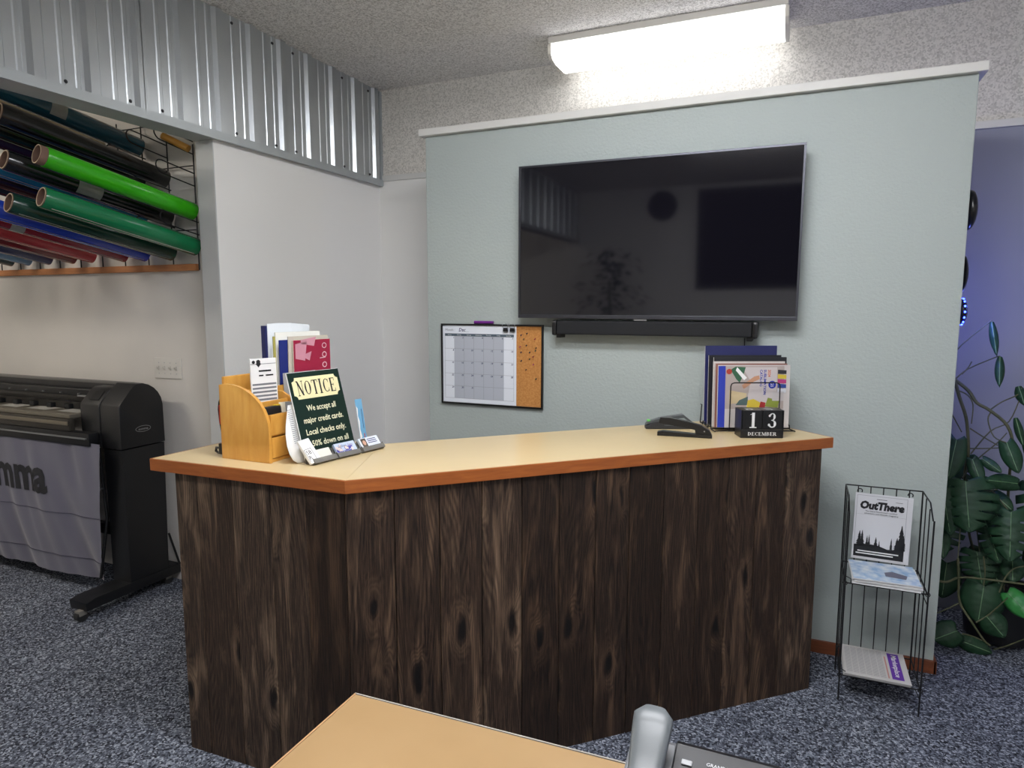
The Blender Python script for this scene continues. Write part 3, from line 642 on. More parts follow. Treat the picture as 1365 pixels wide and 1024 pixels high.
for (x, z), colr, r, L, lab, _ in rolls:
    far = Vector((x, 2.612, z)); near = far + vd * L
    t = thing('vinyl_roll', lab, 'vinyl roll', tuple(far), 'vinyl rolls on the wall rack')
    vm = mat('vinyl_' + colr, colr, .22, spec=.5, coat=.3)
    ex = .03 if colr == '35a812' else .004
    m = MB(); m.lathe([(r * .96, 0), (r, .003), (r, L - ex - .002), (r * .985, L - ex), (.0425, L - ex)], far, vd, 32, (1, 0)); m.build('vinyl', vm, t, 40)
    m = MB(); ax = vd; m.lathe([(.0425, L - .03), (.0425, L), (.0385, L), (.0385, L - .35)], far, vd, 32, (0, 1)); m.build('core', [kraft], t, 40)
    m = MB()
    for rr0, rr1 in ((.0387, .0424),):
        u = vd.orthogonal().normalized(); q = vd.cross(u); c = far + vd * (L + .0004)
        for k in range(32):
            a, b = k * PI / 16, (k + 1) * PI / 16
            m.quad(c + (u * math.cos(a) + q * math.sin(a)) * rr0, c + (u * math.cos(a) + q * math.sin(a)) * rr1, c + (u * math.cos(b) + q * math.sin(b)) * rr1, c + (u * math.cos(b) + q * math.sin(b)) * rr0)
    m.build('core_rim', kraft_edge, t)
    if z > 1.95: prong(x, z - r - .038)
    # pale liner edge along the roll
    if colr in ('2343bd', '123b30', '147045', 'b53c45', '8c2232', '741f28', '136a94'):
        sd = Vector((1, 0, 0)); a = math.radians(-62); u = Vector((0, 0, 1)); u = (u - vd * u.dot(vd)).normalized(); q = vd.cross(u)
        off = (u * math.sin(a) + q * -math.cos(a)) * (r + .0006)
        m = MB(); m.tube([far + vd * .02 + off, near - vd * .04 + off], .0012, 5); m.build('liner_edge', mat('pale_liner', 'a9a49a', .5), t)
def tape(x, z, r, s, w_, a0, a1):
    far = Vector((x, 2.612, z)); u = Vector((0, 0, 1)); u = (u - vd * u.dot(vd)).normalized(); q = vd.cross(u) * -1
    m = MB(); pr_ = None
    for k in range(9):
        a = math.radians(a0 + (a1 - a0) * k / 8); e = far + (u * math.sin(a) + q * math.cos(a)) * (r + .001)
        c = (e + vd * s, e + vd * (s + w_))
        if pr_: m.quad(pr_[0], c[0], c[1], pr_[1])
        pr_ = c
    return m
for (x, z, r, s, w_, a0, a1, nm) in ((-3.125, 2.069, .046, .36, .11, -60, 80, 'black roll under the lime green one'), (-3.316, 2.447, .048, .38, .07, -40, 60, 'topmost dark teal roll'), (-3.488, 1.88, .040, .50, .06, -80, 10, 'crimson roll'), (-3.922, 1.884, .044, .45, .06, -70, 30, 'maroon roll')):
    q_ = [o for o in bpy.data.objects if o.name.startswith('vinyl_roll') and abs(o.location.x - x) < .004 and abs(o.location.z - z) < .004][0]
    tape(x, z, r, s, w_, a0, a1).build('paper_tape', tape_m, q_, 60)
m = MB(); m.tube([(-3.03, 2.52, 2.462), (-2.90, 2.56, 2.395)], .018, 14); 
o = m.build('film_roll', amber, None, 50); tag(o, 'short amber film roll on top of the rack beside the column', 'film roll')

# ------------------------------------------------------------------ cutting plotter
pl = thing('plotter', 'black wide format cutting plotter on a stand with grey media cloth', 'plotter', (-4.0, 2.35, 0))
XR = -3.25
def side(X0, X1, name, mt, prof, bev=.006): m = MB(); m.prism([(X0, y, z) for y, z in prof], (X1 - X0, 0, 0), bev); return m.build(name, mt, pl, 40)
up_prof = [(2.335, .842), (2.335, 1.068), (2.345, 1.082), (2.405, 1.150), (2.425, 1.168)] + [(2.46 + .14 * math.sin(a) , 1.045 + .14 * math.cos(a)) for a in [math.radians(d) for d in (-8, 10, 25, 40, 55, 70, 85)]] + [(2.60, .842)]
side(XR - .15, XR, 'end_housing', black_plastic, up_prof)
side(XR - .145, XR - .004, 'stand_column', black_plastic, [(2.34, .10), (2.34, .836), (2.597, .836), (2.575, .10)], .004)
side(XR - .13, XR - .0, 'foot', black_plastic, [(2.09, .055), (2.085, .10), (2.14, .108), (2.74 - .09, .108), (2.65, .055)], .004)
m = MB(); m.box(XR - .14, XR + .002, 2.09, 2.12, .1065, .110); 
# control panel housing to the left of the side cover
side(XR - .30, XR - .151, 'control_housing', black_plastic, [(2.33, .846), (2.33, 1.068), (2.34, 1.082), (2.40, 1.150), (2.42, 1.160), (2.50, 1.160), (2.50, .846)], .006)
T = frame((XR - .285, 2.3405, 1.0845), (1, 0, 0), (0, .06, .068)); m = MB(T); m.box(.04, .11, .015, .075, 0, .0025, .001); m.build('control_screen', black_satin, pl)
# second end, out of the frame
side(-5.30, -5.15, 'end_housing', black_plastic, up_prof)
side(-5.296, -5.155, 'stand_column', black_plastic, [(2.34, .10), (2.34, .836), (2.597, .836), (2.575, .10)], .004)
side(-5.29, -5.16, 'foot', black_plastic, [(2.09, .055), (2.085, .10), (2.14, .108), (2.65, .108), (2.65, .055)], .004)
XL = -5.15; XM = XR - .301
def bar(name, mt, y0, y1, z0, z1, bev=.003, x1=None): m = MB(); m.box(XL, x1 or XM, y0, y1, z0, z1, bev); return m.build(name, mt, pl, 40)
bar('rear_cover', mat('plotter_cover', '1a1a1c', .3), 2.47, 2.58, 1.10, 1.172, .02, XR - .15)
bar('carriage_beam', black_satin, 2.42, 2.47, 1.06, 1.135, .006)
bar('carriage_rail', mat('rail_dark', '3a3836', .35, .6), 2.405, 2.42, 1.078, 1.10, .003)
bar('media_bed', mat('bed_grey', '7a7468', .35, .5), 2.27, 2.42, 1.0, 1.02, .003)
bar('front_apron', mat('apron_brown', '3f3b35', .25, .3), 2.262, 2.30, .93, 1.0, .012)
bar('apron_strip', mat('bronze_strip', '8a8273', .3, .7), 2.256, 2.262, .965, .985, .001)
bar('front_rail', silver, 2.250, 2.262, .899, .907, .002, XR - .16)
bar('lower_beam', black_plastic, 2.264, 2.32, .86, .93, .006, XR - .15)
for i in range(9):
    x = XM - .06 - .155 * i
    m = MB(); m.box(x - .02, x + .02, 2.395, 2.425, 1.022, 1.05, .005); m.build('pinch_roller', black_plastic, pl)
    m = MB(); m.cyl((x - .06, 2.404, 1.112), (x - .06, 2.414, 1.112), .004, .004, 10); m.build('bolt', silver, pl)
for x in (XM - .09, XM - .36, XM - .62):
    m = MB(); m.quad((x - .11, 2.33, 1.0215), (x + .07, 2.33, 1.0215), (x + .07, 2.415, 1.0215), (x - .11, 2.415, 1.0215)); m.build('bed_reflector', mat('white_bed_strip', 'b9b7b0', .3), pl)
m = MB(); m.box(XM - .10, XM - .01, 2.385, 2.41, 1.10, 1.108, .002); m.build('carriage', silver, pl)
# caster wheels and braces
for x in (XR - .045, -5.225):
    for y in (2.095, 2.60):
        m = MB(); m.cyl((x - .016, y - .01, .028), (x + .016, y - .01, .028), .028, .028, 22); w1 = m.build('caster', rubber, pl, 40)
        m = MB(); m.box(x - .019, x + .019, y - .03, y + .012, .03, .058, .004); m.cyl((x, y, .05), (x, y, .056), .014, .014, 12); m.build('caster_fork', mat('caster_grey', '75726c', .4), w1)
m = MB(); m.cyl((XR - .152, 2.32, .62), (XR - .168, 2.31, .62), .006, .006, 8); m.build('bolt', silver, pl)
m = MB(); m.tube([(XR - .17, 2.33, .84), (XR - .16, 2.34, .45), (XR - .19, 2.30, .12)], .008, 6); m.build('cloth_rod', black_metal, pl)
m = MB(); m.tube([(XR - .02, 2.60, .30), (XR + .01, 2.635, .11)], .006, 6); m.build('rear_brace', black_metal, pl)
m = MB(); m.box(-5.16, XR - .14, 2.45, 2.49, .3, .36, .004); m.build('cross_beam', black_plastic, pl)
# badge
T = frame((XR + .0008, 2.468, .936), (0, 1, 0), (0, 0, 1))
m = MB(T); m.face([m.v((.046 * math.cos(a * PI / 16), .017 * math.sin(a * PI / 16), .0)) for a in range(32)]); m.build('badge_rim', silver, pl)
m = MB(T); m.face([m.v((.043 * math.cos(a * PI / 16), .0145 * math.sin(a * PI / 16), .0005)) for a in range(32)]); m.build('badge', black_satin, pl)
m = MB(T); m.text('summa', .0, -.006, .013, .001, 'c', width=.058, bold=.02); m.build('badge_name', silver, pl)
# media cloth, draped and wrinkled
m = MB(); nx, nz = 150, 40; x0, x1 = -5.14, -3.325; G = []
def cy(x, z, t):
    s_ = noise.noise(Vector((x * 3.2, z * 1.1, 0))) * .026 + noise.noise(Vector((x * 9 + z * 2, z * 1.5, 3))) * .022
    s_ += .010 * math.sin(x * 34 + z * 5 + 2 * noise.noise(Vector((x * 4, 0, 1)))) * max(0, (1 - t * 2.2))
    bag = .05 * math.sin(min(1, t) * PI) ** 1.2
    return 2.272 + s_ * (.35 + .65 * min(1, t * 3)) + .012 * t - bag * .35 + .045 * t
for j in range(nz + 1):
    t = j / nz; z = .878 - .79 * t; row = []
    for i in range(nx + 1):
        u = i / nx; xr = x1 - .125 * t ** 1.1 + .0 * math.sin(t * 9)
        x = x0 + (xr - x0) * u; row.append(m.v((x, cy(x, z, t), z + .01 * noise.noise(Vector((x * 2, 0, 9))) * t)))
    G.append(row)
for j in range(nz):
    for i in range(nx): m.face([G[j][i], G[j][i + 1], G[j + 1][i + 1], G[j + 1][i]])
cloth = m.build('media_cloth', fabric, pl, 60)
for tz in (.53, .86):
    m = MB(); P = []
    for i in range(nx + 1):
        xr = x1 - .125 * tz ** 1.1; x = x0 + (xr - x0) * i / nx; z = .878 - .79 * tz; P.append((x, cy(x, z, tz) - .001, z + .01 * noise.noise(Vector((x * 2, 0, 9))) * tz))
    m.tube(P, .0022, 5); m.build('seam', stitch, cloth)
V, F, tx0, tx1 = text_geo('summa', .035)
m = MB(); kx = .70 / (tx1 - tx0); kz = .155 / .56; vs = []
me_v = V
# subdivide letters a little so they follow the folds
tb = bmesh.new(); vv = [tb.verts.new((a, b, 0)) for a, b in V]
for f in F:
    try: tb.faces.new([vv[i] for i in f])
    except ValueError: pass
bmesh.ops.triangulate(tb, faces=tb.faces); 
for _ in range(2):
    bmesh.ops.subdivide_edges(tb, edges=[e for e in tb.edges if e.calc_length() > .08], cuts=1); bmesh.ops.triangulate(tb, faces=tb.faces)
idx = {}
for q in tb.verts:
    x = -3.784 - (tx1 - q.co.x) * kx; z = .570 + q.co.y * kz; t = (.878 - z) / .79; idx[q.index] = None; q.tag = True
    q.co = Vector((x, cy(x, z, t) - .003, z))
for q in tb.verts: idx[q] = m.v(q.co)
for f in tb.faces: m.face([idx[q] for q in f.verts])
tb.free(); m.build('cloth_lettering', mat('dark_lettering', '232328', .8), cloth)

# ------------------------------------------------------------------ desk organizer and what it holds
og = thing('desk_organizer', 'honey coloured wooden desk organizer with curved sides on the left end of the counter', 'organizer', (-1.72, 1.85, 1.07))
zb = 1.0705
XA, XB = -1.828, -1.612
arc = [(XA, zb), (XA, zb + .258)] + [(XA + .03 + (XB - XA - .03) * math.sin(a), zb + .115 + .148 * math.cos(a)) for a in [math.radians(d) for d in range(0, 91, 9)]] + [(XB, zb)]
for y0 in (1.683, 1.995):
    m = MB(); m.prism([(x, y0, z) for x, z in arc], (0, .013, 0), .002); m.build('side_panel', org_wood, og, 30)
m = MB(); m.box(XA, XA + .012, 1.697, 1.994, zb + .012, zb + .285, .003); m.build('back_panel', org_wood, og)
m = MB(); m.box(-1.752, -1.742, 1.697, 1.994, zb + .012, zb + .238, .002); m.build('divider', org_wood, og)
m = MB(); m.box(-1.685, -1.677, 1.697, 1.994, zb + .10, zb + .20, .002); m.build('divider', org_wood, og)
m = MB(); m.prism([(-1.742, 1.85, zb + .1), (-1.742, 1.85, zb + .225), (-1.70, 1.85, zb + .222), (-1.66, 1.85, zb + .20), (-1.63, 1.85, zb + .165), (-1.625, 1.85, zb + .1)], (0, .009, 0), .001); m.build('divider', org_wood, og)
m = MB(); m.box(XA + .012, XB - .006, 1.697, 1.994, zb, zb + .012); m.box(-1.742, XB - .006, 1.697, 1.994, zb + .088, zb + .098); m.build('shelf', org_wood, og)
m = MB(); m.box(XB - .014, XB - .002, 1.698, 1.993, zb + .092, zb + .163, .002); m.build('front_lip', org_wood, og)
m = MB(); m.box(XB - .013, XB - .002, 1.699, 1.992, zb + .014, zb + .084, .002); d_ = m.build('drawer', org_wood, og)
m = MB(); m.lathe([(.004, 0), (.004, .008), (.009, .012), (.009, .016), (.004, .019)], (XB - .002, 1.845, zb + .05), (1, 0, 0), 16); m.build('knob', org_wood, d_, 40)

def sheetbox(name, T, w_, h_, th, mats, label, cat, group=None, prn=None, parent=None, curve=0):
    """booklet in frame T: pages block with a printed front"""
    t = thing(name, label, cat, tuple(T.translation), group)
    m = MB(T); m.box(0, w_, 0, h_, -th, 0, min(.0008, th * .3)); m.build('pages', mats[0], t)
    m = MB(T); m.quad((0.0005, .0005, .0006), (w_ - .0005, .0005, .0006), (w_ - .0005, h_ - .0005, .0006), (.0005, h_ - .0005, .0006)); c = m.build('cover', mats[1], t)
    if prn: prn(T, w_, h_, c)
    return t
# slot at the back: sheets stand along +Y, faces turned towards the room (+X)
uy = Vector((0, 1, 0))
def slot_T(x, y, z, lean, yw=0): return frame((x, y, z), (math.sin(math.radians(-yw)) , math.cos(math.radians(yw)), 0), (-math.sin(math.radians(lean)), 0, math.cos(math.radians(lean))))
T = slot_T(-1.806, 1.888, zb + .03, 0, -4); sheetbox('folder', T, .012, .425, .02, [navy, navy], 'dark navy folder spine at the back of the desk organizer', 'folder')
def curl(T, w_, h_): 
    m = MB(T); n = 14; top = [(w_ * i / n, h_ + .010 * math.sin(PI * min(1, .25 + i / n * .8)), 0) for i in range(n + 1)]
    pts = [(0, 0, 0)] + [(w_, 0, 0)] + top[::-1]; m.prism([(p[0], p[1], -.004 + .012 * math.sin(PI * p[0] / w_)) for p in pts], (0, 0, .004)); return m
T = slot_T(-1.795, 1.897, zb + .03, 1, -6); o = curl(T, .205, .425).build('paper_stack', mat('bright_white_paper', 'e4eaee', .6)); tag(o, 'tall white sheets curving at the back of the organizer behind the magazines', 'papers')
specs = [(-1.778, 1.915, .21, .400, 0, 'c8c8b4', 'f0efe4', 'cream booklet behind the blue one in the organizer', 'booklet'),
 (-1.772, 1.892, .01, .386, 2, '98934a', 'a9a255', 'thin olive yellow booklet spine in the organizer', 'booklet'),
 (-1.765, 1.912, .19, .372, 3, '20307a', '1b2a75', 'dark blue booklet among the organizer magazines', 'booklet'),
 (-1.755, 1.945, .19, .384, 4, 'b9b1a3', 'c4bcae', 'beige magazine edge behind the magenta magazine', 'magazine')]
for x, y, w_, h_, ln, c1, c2, lab, cat in specs:
    T = slot_T(x, y, zb + .03, -ln * .5 + 1, -10); sheetbox('magazine', T, w_, h_ , .004, [mat('pg_' + c1, c1, .7), mat('cv_' + c2, c2, .5)], lab, cat)
def mag_print(T, w_, h_, c):
    m = MB(T)
    for (a, b, cc, d) in ((.05, .30, .30, .385), (.20, .355, .55, .40), (.3, .30, .42, .345)):
        m.quad((a * w_, b, .0010), (cc * w_, b - .01, .0010), (cc * w_ + .01, d - .02, .0010), (a * w_, d - .03, .0010))
    m.build('pale_block', pinkish, c)
    m = MB(T)
    for y in (.27, .31, .345):
        P = [(w_ * .83 + .011 * math.cos(a * PI / 10), y + .011 * math.sin(a * PI / 10), .0014) for a in range(20)]; Q = [(w_ * .83 + .008 * math.cos(a * PI / 10), y + .008 * math.sin(a * PI / 10), .0014) for a in range(20)]
        for k in range(20): m.quad(P[k], P[(k + 1) % 20], Q[(k + 1) % 20], Q[k])
    m.quad((w_ * .7, .295, .0014), (w_ * .86, .297, .0014), (w_ * .86, .300, .0014), (w_ * .7, .298, .0014))
    m.build('ring_ornament', mat('pale_print2', 'd9b9c0', .5), c)
T = slot_T(-1.738, 1.955, zb + .03, -.5, -12); sheetbox('magazine', T, .172, .370, .006, [mat('pg_cream', 'd8d0bd', .7), magenta], 'magenta magazine in the desk organizer, frontmost', 'magazine', None, mag_print)
m = MB(slot_T(-1.732, 2.085, zb + .05, 1, -10)); m.box(0, .006, .1, .36, -.001, .001); m.box(.0, .03, .27, .33, .0, .001); m.T = slot_T(-1.722, 1.893, zb + .02, 3, -10); m.box(0, .15, 0, .262, -.002, 0, .0005); o = m.build('brochure_pocket', mat('frosted_acrylic', 'b9bab9', .35, trans=.35)); tag(o, 'frosted acrylic pocket in front of the magazines in the organizer', 'brochure holder')
# narrow notepad
T = slot_T(-1.70, 1.735, zb + .10, 3, -14)
T = frame((-1.735, 1.742, zb + .09), (.30, .95, 0), (-.03, .0, 1))
t = sheetbox('notepad', T, .098, .255, .006, [paper, paper], 'narrow white ruled notepad standing in the wooden organizer', 'notepad')
m = MB(T)
for i in range(12): m.quad((.004, .012 + .0135 * i, .0012), (.094, .012 + .0135 * i, .0012), (.094, .0185 + .0135 * i, .0012), (.004, .0185 + .0135 * i, .0012))
m.build('ruling', grey_ink, t)
m = MB(T); m.quad((0, .235, .0012), (.096, .235, .0012), (.096, .2365, .0012), (0, .2365, .0012))
for x, r in ((.012, .006), (.03, .008)): m.face([m.v((x + r * math.cos(a * PI / 6), .243 + r * math.sin(a * PI / 6), .0014)) for a in range(12)])
m.quad((.02, .236, .0013), (.03, .224, .0013), (.04, .236, .0013), (.03, .247, .0013))
lines(m, .03, .085, .205, .217, 1, .0012, .5); lines(m, .03, .05, .19, .2, 1, .0012, .5); lines(m, .055, .09, .19, .2, 1, .0012, .5, 2); m.build('heading_print', ink, t)
# things in the front bin
tp = thing('tape_measure', 'black and yellow tape measure in the front bin of the organizer', 'tape measure', (-1.665, 1.745, zb + .10))
T = frame((-1.662, 1.705, zb + .10), (.08, .99, 0), (-.12, 0, 1))
m = MB(T); m.box(0, .07, 0, .085, 0, .032, .008); m.build('case', black_plastic, tp)
m = MB(T); m.box(.052, .072, .012, .088, .006, .026, .004); m.build('trim', yellow_pl, tp)
for i, (c1, lab) in enumerate((('d0c9b4', 'cream swatch card leaning in the front bin of the organizer'), ('8a8d90', 'grey swatch card leaning in the front bin of the organizer'), ('3a2f2a', 'brown swatch card leaning in the front bin of the organizer'))):
    T = frame((-1.665 + .016 * i, 1.80 + .016 * i, zb + .10), (.35, .93, 0), (.0, .45, .9)); m = MB(T); m.box(0, .04, 0, .09, 0, .003, .0005); o = m.build('swatch_card', mat('card_' + c1, c1, .5)); tag(o, lab, 'card')
# lanyard behind the organizer
ly = thing('lanyard', 'black lanyard with red tag hanging down the back of the organizer', 'lanyard', (-1.9, 1.70, 1.07))
m = MB(); m.tube([(-1.835, 1.705, 1.262), (-1.85, 1.71, 1.275), (-1.862, 1.715, 1.262), (-1.868, 1.716, 1.235), (-1.862, 1.714, 1.19), (-1.852, 1.712, 1.15), (-1.850, 1.712, 1.11), (-1.853, 1.712, 1.082)], .004, 6); m.build('strap', black_metal, ly)
m = MB(); m.box(-1.868, -1.848, 1.705, 1.718, 1.076, 1.115, .003); m.tube([(-1.856, 1.71, 1.08), (-1.875, 1.712, 1.079), (-1.89, 1.714, 1.085), (-1.888, 1.714, 1.097), (-1.868, 1.712, 1.098)], .0045, 6); m.build('buckle', black_plastic, ly)
m = MB(); m.box(-1.853, -1.832, 1.700, 1.722, 1.185, 1.255, .004); m.build('tag', red_pl, ly)

# ------------------------------------------------------------------ notice sign
ns = thing('notice_sign', 'dark green NOTICE sign with cream lettering leaning on the counter', 'sign', (-1.48, 1.84, 1.07))
T = frame((-1.5, 1.73, 1.0735), (.036, .229, 0), (-.084, .013, .298))
W, Hh = .232, .310
m = MB(T); m.box(0, W, 0, Hh, -.004, 0, .0006); m.build('board', paper, ns)
m = MB(T); m.quad((.0015, .001, .0005), (W - .0005, .001, .0005), (W - .0005, Hh - .001, .0005), (.0015, Hh - .001, .0005)); m.build('sign_face', dark_green_sign, ns)
m = MB(T); x0, x1, y0, y1, c = .014, W - .013, .215, .291, .014; P = []
for cx, cy_, a0 in ((x0, y0, 0), (x0, y1, -90), (x1, y1, 180), (x1, y0, 90)):
    for k in range(6):
        a = math.radians(a0 + 90 * k / 5); P.append((cx + c * math.cos(a), cy_ + c * math.sin(a), .001))
m.face([m.v(p) for p in P]); m.build('name_panel', cream, ns)
m = MB(T); glyphs(m, 'NOTICE', .030, .228, .050, .0016, width=.172); m.build('heading', ink, ns)
m = MB(T)
for i, (s_, wd) in enumerate((('We accept all', .130), ('major credit cards.', .178), ('Local checks only.', .178), ('50% down on all', .165), ('new orders.', .12))):
    m.text(s_, W / 2 + .002 + (.008 if i == 3 else 0), .172 - i * .041, .021, .0012, 'c', width=wd, bold=.012)
m.build('lettering', mat('cream_lettering', 'e4e0c0', .6), ns)['kind'] = 'stuff'
# curled white paper behind the sign, bulging out past its left edge
m = MB(T); n = 18; G = []
prof = [(.012, .004), (-.012, .006), (-.028, .018), (-.037, .040), (-.040, .070), (-.036, .105), (-.026, .14), (-.012, .175), (.0, .205)]
for x_, y_ in prof: G.append([m.v((x_ + (.16 - x_) * k / 6, y_, -.014 - .018 * math.sin(PI * k / 6) * (1 - y_ * 3) - (.012 if k == 0 else 0))) for k in range(7)])
for a, b in zip(G, G[1:]):
    for k in range(6): m.face([a[k], b[k], b[k + 1], a[k + 1]])
o = m.build('curled_paper', paper, None, 60); tag(o, 'white printed sheet curling out between the organizer and the NOTICE sign', 'paper'); o.modifiers.new('s', 'SOLIDIFY').thickness = .0005
m = MB(T)
lines(m, -.018, .0, .07, .19, 18, -.0122, .3, 3); m.build('print', grey_ink, o)

# ------------------------------------------------------------------ business card holders
def holder(p, q, label):
    """clear holder whose front runs from p to q on the worktop; leans away from the room"""
    p = Vector((*p, 1.0706)); q = Vector((*q, 1.0706)); d = (q - p).normalized(); n = Vector((d.y, -d.x, 0)); w_ = (q - p).length
    T = frame(p, d, Vector((0, 0, 1)) * .80 - n * .6)
    t = thing('card_holder', label, 'card holder', tuple(p), 'business card holders in front of the sign')
    m = MB(T); am = mat('smoky_acrylic', 'a2a09a', .12, trans=.6, ior=1.35)
    m.box(0, w_, 0, .017, .012, .014, .0008); m.box(0, w_, 0, .003, -.012, .012); m.box(0, w_, 0, .05, -.014, -.012, .0005)
    m.box(0, .002, 0, .022, -.012, .012); m.box(w_ - .002, w_, 0, .022, -.012, .012); m.build('tray', am, t)
    m = MB(); m.prism([p - n * .032, p - n * .045 + Vector((0, 0, .002)), p - n * .03 + Vector((0, 0, .04))], d * w_); m.build('rear_foot', am, t)
    return T, w_, t
def card(T, dx, w_, h_, zz, mt, label, rot=0, parts=()):
    Tc = T @ Matrix.Translation((dx, .0035, zz)) @ Matrix.Rotation(math.radians(rot), 4, 'Z')
    t = thing('business_card', label, 'business card', tuple(Tc.translation), 'business cards in the holders')
    m = MB(Tc); m.box(0, w_, 0, h_, -.010, 0, .0005); m.build('card_stack', mt, t)
    for fn, mm, nm in parts:
        m = MB(Tc); fn(m); m.build(nm, mm, t)
    return t
HT, hw, _ = holder((-1.463, 1.722), (-1.447, 1.822), 'smoky acrylic card holder nearest the counter front, holding the SBR cards')
card(T=HT, dx=.003, w_=.089, h_=.047, zz=.004, mt=mat('ivory_card', 'd9d6cb', .6), label='ivory business card stack with a plain face beside the tall card')
def sbr(m):
    m.text('SB', .006, .033, .015, .0005, bold=.0); m.text('R', .006, .014, .015, .0005)
    for a in ((.002, .052, .0305, .032), (.002, .052, .052, .0535), (.002, .0035, .008, .053), (.034, .0355, .008, .053)): pass
    for x0_, x1_, y0_, y1_ in ((.002, .032, .052, .0535), (.002, .0035, .006, .0535), (.0305, .032, .006, .0535)): m.quad((x0_, y0_, .0005), (x1_, y0_, .0005), (x1_, y1_, .0005), (x0_, y1_, .0005))
card(T=HT, dx=-.012, w_=.047, h_=.089, zz=.010, mt=paper, label='tall white business card marked SB R standing upright in the left holder', rot=6, parts=[(sbr, ink, 'initials')])
HT, hw, _ = holder((-1.446, 1.828), (-1.424, 1.925), 'smoky acrylic card holder in the middle of the three, holding blue picture cards')
def dots(seed, n, c):
    def f(m):
        R = random.Random(seed)
        for _ in range(n):
            x = R.uniform(.004, .082); y = R.uniform(.004, .03 if seed == 1 else .04); r = R.uniform(.003, .007)
            m.face([m.v((x + r * math.cos(a * PI / 4), y + r * math.sin(a * PI / 4) * 1.4, .0004 + .0001 * seed)) for a in range(8)])
    return f
card(T=HT, dx=.004, w_=.089, h_=.051, zz=.008, mt=mat('pale_picture', 'b7c4dc', .5), label='picture business card in blues and violets in the middle holder', parts=[(dots(1, 34, 0), mat('violet_print', '4c4a9c', .6), 'violet_figures'), (dots(3, 8, 0), mat('pale_cloud', 'd9c9c4', .6), 'pale_patches'), (lambda m: m.text('Celebrate', .012, .034, .010, .0009, shear=.3, width=.036), navy, 'script'), (lambda m: m.text('Signs', .054, .034, .010, .0009, shear=.3, width=.022), mat('plum_ink', '6c3a72', .6), 'script')])
HT, hw, _ = holder((-1.422, 1.938), (-1.404, 2.043), 'smoky acrylic card holder at the right end of the row, holding a portrait card')
def prt(m): m.face([m.v((.020 + .0075 * math.cos(a * PI / 8), .031 + .010 * math.sin(a * PI / 8), .0009)) for a in range(16)])
def hair(m): m.box(.008, .032, .008, .048, .0, .0005)
card(T=HT, dx=.004, w_=.094, h_=.051, zz=.008, mt=mat('cool_white_card', 'd5dbe6', .5), label='white business card with a small portrait photo in the right holder', parts=[(hair, mat('hair_brown', '4c4338', .6), 'portrait_photo'), (prt, mat('skin_print', 'c99d86', .6), 'portrait_face'), (lambda m: lines(m, .038, .088, .024, .046, 3, .0005, .4, 5), navy, 'contact_print')])
# blue bookmark standing behind the cards
T = frame((-1.512, 2.055, 1.071), (.10, .99, 0), (-.16, -.02, 1)); m = MB(T); m.box(-.0, .036, 0, .175, -.001, 0); o = m.build('bookmark', sky_blue); tag(o, 'light blue narrow leaflet standing right of the NOTICE sign', 'leaflet')
m = MB(T); m.face([m.v(p) for p in ((0, .02, .0005), (.012, .03, .0005), (.006, .06, .0005), (.010, .09, .0005), (.004, .11, .0005), (.008, .14, .0005), (0, .15, .0005))]); m.build('white_figure', paper, o)
m = MB(T @ Matrix.Translation((.028, .06, .0006)) @ Matrix.Rotation(PI / 2, 4, 'Z')); lines(m, 0, .09, 0, .004, 1, 0, .6); m.build('print', navy, o)
m = MB(T @ Matrix.Translation((.028, .02, .0006)) @ Matrix.Rotation(PI / 2, 4, 'Z')); lines(m, 0, .025, 0, .006, 1, 0, .8); m.build('red_print', red_pl, o)

# ------------------------------------------------------------------ block calendar, stapler, wire sorter with folders
bc = thing('block_calendar', 'black wooden block calendar reading 13 DECEMBER on the right end of the counter', 'calendar', (-.12, 2.82, 1.07))
d = Vector((.156, .060, 0)).normalized(); T = frame((-.193, 2.766, 1.0712), d, (0, 0, 1))   # z out towards the viewer
m = MB(T); m.box(0, .169, 0, .034, -.084, 0, .0015); m.box(0, .169, .034, .112, -.084, -.076, .001); m.box(0, .004, .034, .112, -.076, 0); m.box(.165, .169, .034, .112, -.076, 0); m.build('stand', black_satin, bc)
m = MB(T)
glyphs(m, 'DECEMBER', .028, .010, .014, .0006, width=.114); m.build('month_name', mat('white_print', 'd8dadb', .5), bc)
for i, (ch_, top, gx) in enumerate((('1', '9', .026), ('3', '2', .020))):
    x0 = .006 + i * .0795
    m = MB(T); m.box(x0, x0 + .078, .0345, .1125, -.075, .0, .002); k = m.build('number_block', black_satin, bc)
    m = MB(T); glyphs(m, ch_, x0 + gx, .041, .062, .0006, sx=.82 if ch_ == '3' else .85); m.build('numeral', MATS['white_print'], k)
    Tt = T @ Matrix.Translation((x0, .1131, -.054)) @ Matrix.Rotation(-PI / 2, 4, 'X') @ Matrix.Scale(-1, 4, (0, 1, 0))
    m = MB(Tt); m.keep = True; glyphs(m, top, .012, -.0, .05, 0, sx=1.1); m.build('top_numeral', MATS['white_print'], k)

